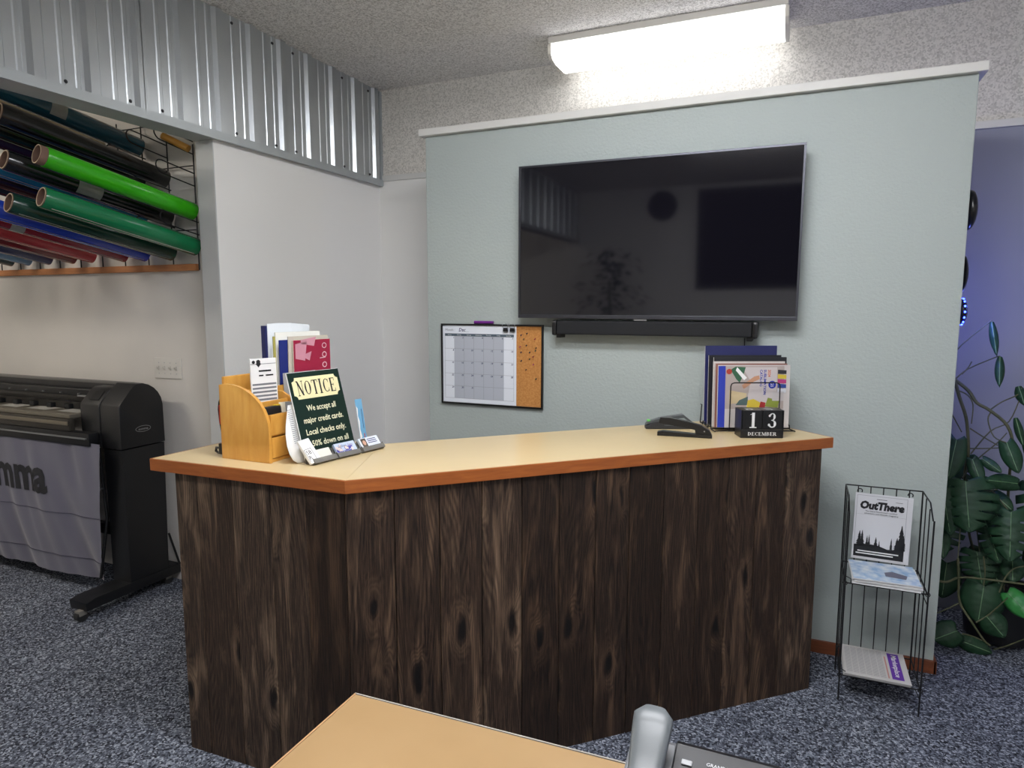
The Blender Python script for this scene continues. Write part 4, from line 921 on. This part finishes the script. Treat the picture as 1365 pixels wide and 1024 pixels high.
st = thing('stapler', 'open black desk stapler lying nearest on the counter beside the wire sorter', 'stapler', (-.4, 2.72, 1.07))
d = Vector((.205, .02, 0)).normalized(); T = frame((-.512, 2.703, 1.0712), d, (0, 0, 1))
m = MB(T); m.prism([(0, 0, -.018), (0, .014, -.018), (.02, .019, -.018), (.165, .012, -.018), (.215, .012, -.018), (.215, 0, -.018)], (0, 0, .036), .002); m.build('base', black_satin, st)
m = MB(T); m.prism([(.005, .058, -.013), (.01, .074, -.013), (.05, .074, -.013), (.12, .062, -.013), (.175, .048, -.013), (.205, .030, -.013), (.215, .008, -.013), (.150, .008, -.013), (.150, .032, -.013), (.10, .038, -.013), (.005, .050, -.013)], (0, 0, .026), .002); m.build('arm', black_satin, st)
m = MB(T); m.cyl((.185, .026, .0132), (.185, .026, .0145), .003, .003, 10); m.build('pivot_pin', silver, st)
s2 = thing('heavy_stapler', 'grey and black stapler lying behind the open black one on the counter', 'stapler', (-.5, 2.84, 1.07))
d = Vector((.20, .08, 0)).normalized(); T = frame((-.59, 2.83, 1.0712), d, (0, 0, 1))
m = MB(T); m.prism([(0, 0, -.02), (0, .012, -.02), (.03, .028, -.02), (.075, .035, -.02), (.075, .012, -.02), (.19, .012, -.02), (.19, 0, -.02)], (0, 0, .04), .003); m.build('base', dark_grey, s2)
m = MB(T); m.prism([(.0, .018, -.018), (.012, .030, -.018), (.06, .046, -.018), (.16, .062, -.018), (.20, .03, -.018), (.20, .014, -.018), (.165, .05, -.018), (.07, .038, -.018)], (0, 0, .036), .002); m.build('arm', mat('stapler_grey', '4a4e50', .3), s2)
m = MB(T); m.box(.006, .02, .030, .039, -.006, .008, .003); m.build('release_tab', mat('green_tab', '6fc465', .5), s2)

ws = thing('file_sorter', 'stepped black wire file sorter holding folders on the right end of the counter', 'file sorter', (-.2, 2.98, 1.07))
e = Vector((.918, .396, 0)); g = Vector((.396, -.918, 0))       # along the folders, towards the viewer
o0 = Vector((-.385, 3.04, 1.0725)); Wd = .30
def P3(a, b, z): return o0 + e * a + g * b + Vector((0, 0, z))
def ws_tube(pts, r=.0026): m = MB(); m.tube([P3(*p) for p in pts], r, 6); m.build('wire', black_metal, ws)
for a in (0.0, Wd + .035):
    z = .012; ws_tube([(a, -.01, .085), (a + .006, -.008, .085), (a, -.005, .003), (a, .035, .003), (a, .04, .018), (a, .075, .018), (a, .08, .003), (a, .115, .003), (a, .12, .018), (a, .155, .018), (a, .16, .003), (a, .215, .003)])
for b, h_ in ((.0, .24), (.055, .215), (.105, .195), (.155, .175), (.212, .208)):
    pts = [(0.055, b, .004), (.055, b, h_ - .015), (.06, b, h_ - .004), (.072, b, h_), (.26, b, h_), (.272, b, h_ - .004), (.277, b, h_ - .015), (.277, b, .004)]
    if b > .2: pts = [(.06, b, .004), (.06, b, h_ - .015), (.064, b, h_ - .004), (.075, b, h_), (.25, b, h_), (.261, b, h_ - .004), (.265, b, h_ - .015), (.265, b, .004)]
    ws_tube(pts)
    ws_tube([(0, b, .0045), (Wd + .035, b, .0045)])
def folder(b, a0, w_, h_, lift, th, m1, m2, label, cat='folder', prn=None):
    T = frame(P3(a0, b, lift), e, (0, 0, 1)); T = T @ Matrix.Rotation(math.radians(-2), 4, 'X')
    t = thing('folder' if cat == 'folder' else cat, label, cat, tuple(T.translation), 'folders in the wire sorter')
    m = MB(T); m.box(0, w_, 0, h_, -th, 0, .0006); m.build('pages', m1, t)
    m = MB(T); m.box(-.0, w_ + .001, -.001, h_ + .001, 0, .0012, .0004); c = m.build('cover', m2, t)
    m = MB(T); m.box(-.0, w_ + .001, -.001, h_ + .001, -th - .0012, -th, .0004); m.build('back_cover', m2, t)
    if prn: prn(T, w_, h_, t)
blk = mat('black_card', '191a1f', .5); wp = mat('page_white', 'cfcfd0', .7)
folder(.035, .004, .315, .345, .005, .008, wp, navy, 'tall dark navy folder at the back of the wire sorter')
folder(.070, .010, .315, .305, .006, .006, wp, blk, 'black folder second from the back in the wire sorter')
folder(.098, .024, .313, .297, .007, .010, wp, blk, 'black folder third from the back in the wire sorter')
folder(.125, .014, .305, .280, .008, .006, wp, mat('pale_cover', 'c9c2bd', .5), 'pale catalogue behind the colourful one in the wire sorter', 'catalogue')
folder(.150, .016, .303, .272, .009, .006, wp, mat('rust_cover', '8a5c52', .5), 'rust edged catalogue directly behind the colourful cover in the wire sorter', 'catalogue')
def cat_print(T, w_, h_, t):
    def q(nm, mt, pts, z=.0018):
        m = MB(T); m.face([m.v((p[0] * w_, p[1] * h_, z)) for p in pts]); m.build(nm, mt, t)
    q('spine_band', royal, [(0, 0), (.1, 0), (.1, .99), (0, .99)])
    q('photo_ground', mat('greige_print', 'a89c96', .5), [(.1, .3), (.92, .3), (.92, .99), (.1, .99)])
    q('photo_wall', mat('pale_greige_print', 'bdb5b4', .5), [(.4, .34), (.82, .34), (.82, .97), (.33, .97), (.45, .75)], .0021)
    q('green_leaves', mat('leaf_print', '2f5c41', .5), [(.17, .93), (.25, .78), (.3, .72), (.35, .85), (.38, .97), (.24, .98)], .0022)
    q('white_stripe', paper, [(.26, .97), (.40, .80), (.36, .76), (.24, .92)], .0024)
    q('arm_print', mat('tan_print', 'b98a6c', .5), [(.33, .68), (.5, .82), (.57, .84), (.58, .78), (.5, .74), (.36, .62)], .0023)
    q('red_ball', mat('red_print', 'a3382c', .5), [(.15 + .04 * math.cos(a * PI / 6), .9 + .045 * math.sin(a * PI / 6)) for a in range(12)], .0024)
    q('tray_print', mat('sand_print', 'c3b08a', .5), [(.16, .38), (.38, .4), (.4, .55), (.16, .6)], .0022)
    q('teal_print', mat('teal_grey_print', '4a5e5c', .5), [(.25, .36), (.42, .36), (.42, .5), (.3, .44)], .0024)
    q('yellow_bowl', mat('yellow_print', 'c9b13a', .5), [(.4, .3), (.58, .3), (.6, .4), (.5, .46), (.42, .44)], .0025)
    q('green_fruit', mat('olive_print', '7e8a35', .5), [(.66, .34), (.84, .32), (.86, .44), (.7, .48)], .0025)
    q('red_fruit', mat('fruit_red_print', '9c2b2b', .5), [(.58, .32), (.66, .32), (.67, .4), (.6, .42)], .0026)
    for i, c in enumerate(('2a2a30', 'c9b13a', 'a8326e', '27408c', 'c9ccd2')):
        q('side_panel_print', mat('side_%s' % c, c, .5), [(.83, .93 - i * .075), (.95, .92 - i * .075), (.95, .86 - i * .075), (.83, .865 - i * .075)], .0026)
    q('logo_disc', royal, [(.755 + .055 * math.cos(a * PI / 8), .69 + .055 * w_ / h_ * math.sin(a * PI / 8)) for a in range(16)], .0026)
    q('product_print', mat('grey_white_print', 'b9b4b4', .5), [(.76, .43), (.92, .43), (.92, .58), (.76, .58)], .0026)
    Tr = T @ Matrix.Translation((.635 * w_, .93 * h_, .0028)) @ Matrix.Rotation(-PI / 2, 4, 'Z')
    m = MB(Tr); m.text('SUBLIMATION', 0, 0, .011, 0, width=.105, bold=.02); m.text('CATALOG', 0, -.016, .011, 0, width=.07, bold=.02); m.build('title', royal, t)
    m = MB(Tr); m.text('2024', 0, .017, .012, 0, width=.03, bold=.02); m.build('year', mat('orange_print', 'c9683a', .5), t)
    m = MB(T @ Matrix.Translation((.755 * w_, .69 * h_, .0029)) @ Matrix.Rotation(-PI / 2, 4, 'Z')); m.text('GS', 0, -.006, .012, 0, 'c'); m.build('logo_letters', paper, t)
folder(.188, .016, .300, .262, .016, .008, wp, mat('catalog_cover', 'c2bcb9', .4), 'colourful SUBLIMATION CATALOG standing frontmost in the wire sorter', 'catalogue', cat_print)

# ------------------------------------------------------------------ wire magazine rack on the floor
mr = thing('magazine_rack', 'black two tier wire magazine rack standing on the carpet by the partition', 'magazine rack', (.355, 2.98, 0))
XL_, XR_, YF, YB = .219, .502, 2.855, 3.10
def wt(pts, r=.003, name='wire'): m = MB(); m.tube(pts, r, 6); return m.build(name, black_metal, mr)
wt([(XL_, YF, 0), (XL_, YF, .50)], .0032, 'leg'); wt([(XR_, YF, 0), (XR_ + .004, YF, .79)], .0032, 'leg')
wt([(XL_, YB, .0), (XL_, YB, .84)], .0032, 'leg'); wt([(XR_, YB, .0), (XR_, YB, .84)], .0032, 'leg')
wt([(XL_, YF, .50), (XL_, YF, .79)], .003, 'leg')
for x in (XL_, XR_):
    wt([(x, YB, .84), (x, YB - .17, .84), (x, YF, .79)], .003)
    for z in (.51, .12): wt([(x, YB, z - .005), (x, YF - .002, z - .012)], .003)
    for y in (2.93, 3.015):
        wt([(x, y, .11), (x, y, .835 if y > 2.94 else .815)], .0022)
wt([(XL_, YB, .84), (XR_, YB, .84)], .003)
for i in range(1, 6): x = XL_ + (XR_ - XL_) * i / 6; wt([(x, YB, .10), (x, YB, .84)], .0022)
for z in (.50, .11):
    wt([(XL_, YF, z), (XR_, YF, z)], .003); wt([(XL_, YB, z), (XR_, YB, z)], .003)
    for i in range(1, 7): x = XL_ + (XR_ - XL_) * i / 7; wt([(x, YB, z - .001), (x, YF, z - .001)], .002)
    wt([(XL_, YF, z + .028), (XL_ + .02, YF - .004, z + .02), (XL_ + .02, YF, z)], .0018); wt([(XR_, YF - .002, z - .04), (XR_ - .018, YF, z)], .0018)
# clip loops at the leg joints
for x in (XL_, XR_):
    for z in (.50, .11):
        m = MB(); m.tube([(x + .008 * math.cos(a), YF - .004, z + .008 * math.sin(a)) for a in [k * PI / 4 for k in range(8)]], .0018, 6, closed=True); m.build('clip_loop', black_metal, mr)
for x in (.272, .457):
    m = MB(); m.tube([(x + .009 * math.cos(a), YB - .012, .822 + .009 * math.sin(a)) for a in [math.radians(k) for k in range(-40, 230, 30)]] , .0022, 6); m.build('hook', black_metal, mr)
# hanging sign
sg = thing('rack_sign', 'white OutThere sign with black fir trees hung in the wire rack', 'sign', (.36, 3.09, .52))
T = frame((.253, 3.086, .526), (.215, .0, -.003), (.004, .006, .285)); W, Hh = .213, .286
m = MB(T); m.box(0, W, 0, Hh, -.003, 0, .0005); m.build('panel', mat('sign_white', 'cfd0d4', .5), sg)
m = MB(T)
x0, x1, y0, y1 = .007, W - .02, .012, Hh - .008
for a in ((x0, x1, y1 - .001, y1), (x0, x0 + .001, y0, y1), (x1 - .001, x1, y0, y1), (x0, x1, .196, .1965)): m.quad((a[0], a[2], .0005), (a[1], a[2], .0005), (a[1], a[3], .0005), (a[0], a[3], .0005))
m.build('border', grey_ink, sg)
m = MB(T); m.text('OutThere', .018, .222, .032, .0008, width=.165, bold=.06, shear=.12)
m.text("The Inland Northwest's outdoor", .1, .2085, .0062, .0008, 'c', width=.12, bold=.01); m.text('adventure and lifestyle magazine', .1, .199, .0062, .0008, 'c', width=.125, bold=.01)
lines(m, .150, .18, .258, .261, 1, .0008); lines(m, .08, .125, .263, .267, 1, .0008)
m.build('title', ink, sg)
m = MB(T); z = .0009
g_ = [(x0, y0), (x1, y0), (x1, .062), (x1 - .03, .058), (x1 - .06, .055), (.10, .066), (.06, .070), (.03, .066), (x0, .062)]
m.face([m.v((a, b, z)) for a, b in g_])
def fir(cx, b, h_, w_):
    n = 7
    for k in range(n):
        yb = b + .012 + h_ * k / n; ww = w_ * 1.15 * (1 - k / n * .9) * (.75 + .25 * ((k * 7) % 3) / 2)
        m.face([m.v((cx - ww, yb, z + .00003 * k)), m.v((cx + ww, yb, z + .00003 * k)), m.v((cx + ww * .35, yb + h_ / n * 1.5, z + .00003 * k)), m.v((cx - ww * .35, yb + h_ / n * 1.5, z + .00003 * k))])
for c, b, h_, w_ in ((.026, .045, .062, .014), (.036, .045, .065, .011), (.055, .045, .045, .007), (.063, .045, .05, .006), (.088, .048, .04, .009), (.101, .048, .028, .004), (.145, .045, .045, .006), (.180, .045, .10, .020), (.166, .045, .05, .013), (.189, .05, .06, .010)): fir(c, b, h_, w_)
m.build('tree_silhouettes', ink, sg)
m = MB(T); lines(m, .022, .178, .034, .040, 1, .0013, .8, 1); lines(m, .016, .184, .024, .030, 1, .0013, .8, 2); m.build('footer_print', paper, sg)
# magazines on the middle tier
for i in range(5):
    T = frame((.243 + .004 * (i % 3), 2.848 + .006 * (i % 2), .504 + .0048 * i), Vector((1, .012 * (i - 2), .0)), (0, 1, .0))
    lab = ('topmost blue and white magazine lying on the upper tier of the wire rack' if i == 4 else ('lowest', 'second lowest', 'middle', 'second from the top', '')[i] + ' magazine of the pile on the upper tier of the wire rack')
    t = thing('magazine', lab, 'magazine', tuple(T.translation), 'magazines on the upper tier')
    m = MB(T); m.box(0, .236, 0, .225 - .004 * i, 0, .0038, .0008); m.build('pages', wp, t)
    if i == 4:
        m = MB(T); m.quad((.001, .001, .0042), (.235, .001, .0042), (.235, .207, .0042), (.001, .207, .0042)); m.build('cover', mat('blue_snow_cover', '7fa3c9', .3, vary=(28, 'cfd6dc')), t)
        m = MB(T); m.face([m.v(p) for p in ((.12, .06, .0046), (.19, .05, .0046), (.20, .09, .0046), (.15, .12, .0046), (.12, .10, .0046))]); m.build('figure_print', mat('slate_print', '5f5f70', .5), t)
# newspapers on the bottom tier
for i in range(3):
    T = frame((.232 + .002 * i, 2.85 - .003 * i, .114 + .005 * i), Vector((1, 0, 0)), (0, 1, 0))
    lab = 'topmost newspaper with purple masthead on the bottom tier of the wire rack' if i == 2 else ('lowest', 'middle')[i] + ' newspaper of the three on the bottom tier of the wire rack'
    t = thing('newspaper', lab, 'newspaper', tuple(T.translation), 'newspapers on the bottom tier')
    m = MB(T); m.box(0, .236, 0, .25, 0, .0042, .001); m.build('pages', mat('newsprint', 'b9b7b4', .85), t)
    if i == 2:
        m = MB(T @ Matrix.Translation((.01, .02, .0046)))
        for c in range(6): 
            for r_ in range(26): m.quad((c * .024, r_ * .0085, 0), (c * .024 + .021, r_ * .0085, 0), (c * .024 + .021, r_ * .0085 + .003, 0), (c * .024, r_ * .0085 + .003, 0))
        m.build('columns_of_print', mat('news_grey', '8d8d90', .8), t)
        m = MB(T); m.quad((.172, .02, .0046), (.214, .02, .0046), (.214, .235, .0046), (.172, .235, .0046)); m.build('masthead', purple, t)
        m = MB(T @ Matrix.Translation((.184, .222, .005)) @ Matrix.Rotation(-PI / 2, 4, 'Z')); m.text('Marketplace', 0, .002, .020, 0, width=.18, bold=.01, shear=.2); m.build('masthead_title', paper, t)
        m = MB(T); m.quad((.158, .02, .0046), (.163, .02, .0046), (.163, .20, .0046), (.158, .20, .0046)); m.build('red_line', mat('faded_red', 'b07a72', .7), t)

# ------------------------------------------------------------------ devices on the partition's end and the plant in the alcove
for z, r, dpt, lab, on in ((1.99, .082, .034, 'upper round black device on the partition end', 0), (1.73, .078, .020, 'middle round black device half hidden at the partition end', 0), (1.573, .055, .030, 'small round device with blue lights at the partition end', 1)):
    t = thing('round_device', lab, 'device', (.611, 3.32, z))
    m = MB(); m.lathe([(r * .8, .0), (r * .97, .008), (r, dpt * .45), (r * .93, dpt * .75), (r * .7, dpt)], (.6105, 3.32, z), (1, 0, 0), 32); m.build('casing', black_satin, t, 50)
    m = MB(); m.lathe([(r * .6, 0), (r * .55, .003)], (.6105 + dpt, 3.32, z), (1, 0, 0), 24); m.build('face', dark_grey, t)
    if on:
        for k in range(14):
            a = k * 2 * PI / 14; m = MB(); c = Vector((.6105 + dpt * .62, 3.32 + r * .985 * math.cos(a), z + r * .985 * math.sin(a))); m.lathe([(.003, -.003), (.0045, 0), (.003, .003)], c, (1, 0, 0), 8); m.build('led', blue_led, t)
        ld = bpy.data.lights.new('blue_glow', 'POINT'); ld.energy = BLUE_W; ld.color = (.13, .18, 1.0); ld.shadow_soft_size = .03
        lo = bpy.data.objects.new('blue_glow', ld); lo.location = Vector((.70, 3.44, z)) - WL[t.name]; lo.parent = t; COL.objects.link(lo)

pt = thing('monstera_plant', 'large dark monstera plant with aerial stems in the alcove right of the partition', 'plant', (.86, 3.62, 0))
m = MB(); m.lathe([(.10, 0), (.135, .02), (.16, .24), (.168, .245), (.168, .26), (.15, .26), (.145, .23), (.001, .225)], (.95, 3.72, .001), (0, 0, 1), 36); pot = m.build('pot', mat('black_pot', '17181a', .5), pt, 40)
m = MB(); m.lathe([(.146, 0), (.12, .008), (.001, .012)], (.95, 3.72, .226), (0, 0, 1), 24); m.build('soil', mat('soil', '1c1511', .95, bump=(80, 1, .01)), pt)
stems = [
[(0.675, 3.6, 1.259), (0.699, 3.6, 1.177), (0.727, 3.6, 1.098), (0.741, 3.6, 1.022), (0.751, 3.6, 0.917), (0.755, 3.65, 0.78), (.80, 3.68, .5), (.90, 3.71, .23)],
[(0.675, 3.6, 1.259), (0.731, 3.6, 1.21), (0.767, 3.6, 1.156), (0.818, 3.6, 1.125), (0.89, 3.6, 1.057), (0.917, 3.6, 0.956), (0.926, 3.65, 0.798), (.95, 3.7, .5), (.96, 3.72, .23)],
[(0.669, 3.6, 1.27), (0.667, 3.6, 1.384), (0.775, 3.57, 1.517), (0.787, 3.55, 1.527)],
[(0.678, 3.6, 1.263), (0.722, 3.6, 1.31), (0.811, 3.57, 1.366), (0.828, 3.55, 1.375)],
[(.70, 3.6, 1.285), (.722, 3.6, 1.315), (.735, 3.6, 1.345)],
[(0.818, 3.6, 1.125), (0.86, 3.6, 1.165), (0.918, 3.6, 1.202), (.93, 3.6, 1.235)],
[(0.76, 3.6, 0.917), (0.827, 3.6, 1.028), (0.894, 3.6, 1.078), (0.928, 3.6, 1.189)],
[(0.826, 3.6, 1.122), (0.815, 3.6, 1.08), (0.838, 3.58, 1.008), (0.878, 3.55, 0.99)],
[(0.749, 3.6, 1.036), (0.8, 3.6, 1.002), (0.86, 3.6, 0.965)],
[(0.717, 3.6, 0.939), (0.804, 3.6, 0.946), (0.87, 3.58, 0.959)],
[(0.736, 3.6, 0.801), (0.78, 3.6, 0.884), (0.859, 3.6, 0.979), (0.89, 3.6, 1.026)],
[(0.687, 3.6, 1.211), (0.73, 3.6, 1.189), (0.753, 3.6, 1.145), (0.753, 3.6, 1.058)],
[(0.661, 3.6, 1.122), (0.685, 3.6, 1.078), (0.718, 3.6, 1.016)],
[(0.723, 3.5, 0.443), (0.732, 3.5, 0.354), (0.743, 3.5, 0.24), (0.784, 3.45, 0.173), (0.835, 3.45, 0.097), (0.862, 3.45, 0.075)],
[(0.743, 3.5, 0.233), (0.691, 3.48, 0.203), (0.635, 3.45, 0.177)],
[(0.639, 3.5, 0.328), (0.687, 3.5, 0.325), (0.735, 3.5, 0.355), (0.819, 3.48, 0.37), (0.963, 3.45, 0.382)],
[(0.815, 3.48, 0.475), (0.826, 3.48, 0.396), (0.824, 3.48, 0.339)],
[(0.885, 3.48, 0.318), (0.902, 3.48, 0.391), (0.931, 3.48, 0.437), (0.968, 3.48, 0.454)],
[(0.877, 3.45, 0.06), (0.904, 3.4, 0.105), (0.956, 3.35, 0.175)],
[(0.801, 3.45, 0.173), (0.851, 3.45, 0.225), (0.901, 3.42, 0.321)],
[(0.747, 3.42, 0.122), (0.786, 3.44, 0.11), (0.829, 3.45, 0.093)],
[(0.755, 3.65, 0.78), (0.743, 3.6, 0.647), (0.723, 3.5, 0.443)],
[(0.926, 3.65, 0.798), (0.847, 3.6, 0.749), (0.757, 3.6, 0.793)],
[(0.763, 3.6, 0.793), (0.798, 3.6, 0.618), (0.826, 3.6, 0.459)],
[(0.757, 3.6, 0.793), (0.846, 3.6, 0.76), (0.911, 3.55, 0.676)]]
def smooth_path(P, n=4):
    P = [Vector(p) for p in P]; out = []
    for i in range(len(P) - 1):
        p0 = P[max(0, i - 1)]; p1 = P[i]; p2 = P[i + 1]; p3 = P[min(len(P) - 1, i + 2)]
        for k in range(n):
            t = k / n; out.append(.5 * ((2 * p1) + (p2 - p0) * t + (2 * p0 - 5 * p1 + 4 * p2 - p3) * t * t + (3 * p1 - p0 - 3 * p2 + p3) * t ** 3))
    return out + [P[-1]]
for i, s_ in enumerate(stems):
    r = .0075 if i < 2 else (.0055 if i in (13, 15) else .0032)
    m = MB(); m.tube(smooth_path(s_), r, 7, rf=(lambda t, r=r: r * (1.05 - .3 * t))); m.build('stem', stem_m, pt, 50)
def leaf(base, tip, wd, kind, mt, fold=0., face=None):
    base = Vector(base); tip = Vector(tip); ax = tip - base; L = ax.length; ax.normalize()
    view = Vector(face or (-.25, -.93, .30)); sd = ax.cross(view).normalized(); nn = sd.cross(ax).normalized()
    if nn.dot(view) < 0: nn = -nn
    m = MB(); N = 44 if kind == 'split' else 22; rows = {}
    def hw(t):
        if kind == 'narrow': return math.sin(PI * min(1, t * .9 + .12)) ** .8 * wd / 2
        return (math.sin(PI * min(1, (t * .80 + .20))) ** .75 if t > .0 else .5) * wd / 2 * 1.04 if t < 1 else 0
    for side_ in (-1, 1):
        prev = None
        for i in range(N + 1):
            t = i / N; h_ = max(hw(t), 0.0004)
            cut = 1.
            if kind == 'split' and .12 < t < .86:
                ph_ = (t * 5.2 + (.35 if side_ > 0 else 0)) % 1
                if ph_ < .2: cut = .4
            back = -.12 * L * math.sin(PI * min(1, t / .001)) if False else 0
            row = []
            for j in range(5):
                s_ = j / 4 * cut
                lobe = -L * .14 * (s_ ** 1.2) * max(0, 1 - t / .3) if kind != 'narrow' else 0     # heart lobes reach behind the stalk
                rise = L * .10 * s_ * (1 - t) if kind != 'narrow' else 0
                p = base + ax * (t * L + lobe + .06 * L * s_ * t) + sd * (side_ * h_ * s_ * (1 - fold * .75)) - nn * (h_ * s_ * s_ * (.35 + fold) + L * .12 * (t - .4) ** 2) + nn * .004 * noise.noise(Vector((t * 9, s_ * 4 * side_, base.x * 40)))
                row.append(m.v(p))
            if prev:
                for j in range(4): m.face([prev[j], row[j], row[j + 1], prev[j + 1]])
            prev = row
    m.keep = True; bmesh.ops.remove_doubles(m.bm, verts=m.bm.verts, dist=.0002)
    lf = m.build('leaf', mt, pt, 60)
    md = lf.modifiers.new('thickness', 'SOLIDIFY'); md.thickness = .0012
    m = MB(); m.tube([base, base + ax * (L * .5) - nn * L * .0012 + nn * .0014, base + ax * L * .96 - nn * (L * .12 * .31) + nn * .0014], .0016, 5); m.build('midrib', mat('midrib', '5d7f58', .5), lf)
leaves = [
('narrow', (0.787, 3.55, 1.527), (0.808, 3.52, 1.383), 0.045),
('narrow', (0.828, 3.55, 1.375), (0.823, 3.5, 1.25), 0.05),
('narrow', (0.918, 3.6, 1.24), (0.941, 3.58, 1.159), 0.06),
('narrow', (0.918, 3.6, 1.097), (0.944, 3.56, 0.98), 0.045),
('heart', (0.88, 3.55, 0.99), (0.918, 3.5, 0.872), 0.081),
('heart', (0.796, 3.55, 0.907), (0.856, 3.5, 0.865), 0.045),
('heart', (0.681, 3.5, 0.997), (0.651, 3.45, 0.829), 0.095),
('heart', (0.757, 3.55, 0.903), (0.788, 3.5, 0.803), 0.06),
('heart', (0.935, 3.55, 0.807), (0.811, 3.5, 0.823), 0.075),
('heart', (0.859, 3.6, 0.74), (0.922, 3.55, 0.684), 0.07),
('split', (0.727, 3.5, 0.811), (0.74, 3.42, 0.61), 0.235),
('split', (0.645, 3.5, 0.751), (0.675, 3.45, 0.572), 0.11),
('split', (0.907, 3.5, 0.69), (0.896, 3.42, 0.499), 0.175),
('split', (0.842, 3.55, 0.586), (0.877, 3.5, 0.453), 0.11),
('heart', (0.655, 3.5, 0.564), (0.655, 3.45, 0.457), 0.06),
('split', (0.815, 3.6, 0.457), (0.835, 3.55, 0.316), 0.16),
('heart', (0.831, 3.5, 0.335), (0.809, 3.45, 0.182), 0.17),
('bright', (0.907, 3.45, 0.334), (0.972, 3.35, 0.275), 0.093),
('heart', (0.838, 3.45, 0.209), (0.9, 3.42, 0.14), 0.115),
('heart', (0.733, 3.45, 0.12), (0.645, 3.43, 0.07), 0.123),
('heart', (0.773, 3.5, 0.05), (0.88, 3.5, 0.02), 0.08),
# fuller mass behind and beyond the frame
('split', (.80, 3.68, .72), (.86, 3.60, .55), .20), ('split', (.70, 3.66, .60), (.68, 3.6, .44), .16), ('heart', (.86, 3.7, .45), (.92, 3.62, .30), .15), ('split', (1.02, 3.6, .80), (1.06, 3.5, .60), .20),
('heart', (1.05, 3.6, .5), (1.08, 3.5, .34), .16), ('split', (.76, 3.75, .88), (.70, 3.68, .72), .16), ('heart', (1.0, 3.62, 1.02), (1.05, 3.55, .88), .13), ('heart', (.72, 3.7, .35), (.70, 3.64, .20), .14),
('heart', (.90, 3.72, .62), (.97, 3.66, .52), .13), ('heart', (.94, 3.55, .46), (.93, 3.48, .38), .10)]
for k, b, t, wd in leaves:
    leaf(b, t, wd, 'heart' if k == 'bright' else k, leaf_m2 if k == 'bright' else leaf_m, .35 if k == 'narrow' else random.uniform(0, .12))

# ------------------------------------------------------------------ behind the viewer (seen in the television)
ck = thing('wall_clock', 'round wall clock seen only as a reflection in the television', 'clock', (-1.62, -2.19, 2.86))
T = frame((-1.62, -2.198, 2.83), (-1, 0, 0), (0, 0, 1))
m = MB(T); m.lathe([(.18, 0), (.18, .03), (.155, .03), (.15, .012)], (0, 0, 0), (0, 0, 1), 36); m.build('rim', black_satin, ck, 40)
m = MB(T); m.lathe([(.15, .004), (.15, .008)], (0, 0, 0), (0, 0, 1), 36); m.build('dial', grey_ink, ck)
m = MB(T)
for k in range(12): a = k * PI / 6; m.box(.11 * math.sin(a) - .01, .11 * math.sin(a) + .01, .11 * math.cos(a) - .01, .11 * math.cos(a) + .01, .008, .01)
m.box(-.004, .004, 0, .1, .01, .012); m.box(0, .07, -.004, .004, .01, .012); m.build('hands', ink, ck)
m = MB(); m.box(-1.15, 0.25, -2.2, -2.185, 1.85, 2.95); win = struct('window_1', m, window_dark)
m = MB(); 
for a in ((-1.19, .29, 1.80, 1.85), (-1.19, .29, 2.95, 3.0), (-1.19, -1.15, 1.85, 2.95), (.25, .29, 1.85, 2.95)): m.box(a[0], a[1], -2.2, -2.17, a[2], a[3])
m.build('window_frame', dark_grey, win)
bush = thing('bushy_plant', 'bushy potted plant seen only as a dark reflection in the television', 'plant', (-2.15, -1.75, 0))
m = MB(); m.lathe([(.16, 0), (.2, .35), (.19, .35), (.18, .3), (.001, .3)], (-2.15, -1.75, .001), (0, 0, 1), 24); m.build('pot', MATS['black_pot'], bush, 40)
m = MB(); m.tube([(-2.15, -1.75, .3), (-2.13, -1.74, 1.0), (-2.16, -1.72, 1.9)], .02, 7); m.build('trunk', stem_m, bush)
m = MB(); R = random.Random(4)
for k in range(420):
    a = R.uniform(0, 2 * PI); zz = R.uniform(.9, 2.3); rr = R.uniform(.0, .5) * math.sin(PI * min(1, (zz - .8) / 1.6)) ** .5
    c = Vector((-2.15 + rr * math.cos(a), -1.72 + rr * .75 * math.sin(a), zz)); d = Vector((math.cos(a), math.sin(a), R.uniform(-.8, .3))).normalized() * .11; s_ = d.cross(Vector((0, 0, 1))).normalized() * .035
    m.face([m.v(c), m.v(c + d * .5 + s_), m.v(c + d), m.v(c + d * .5 - s_)])
m.keep = True; o = m.build('foliage', leaf_m, bush); o['kind'] = 'stuff'
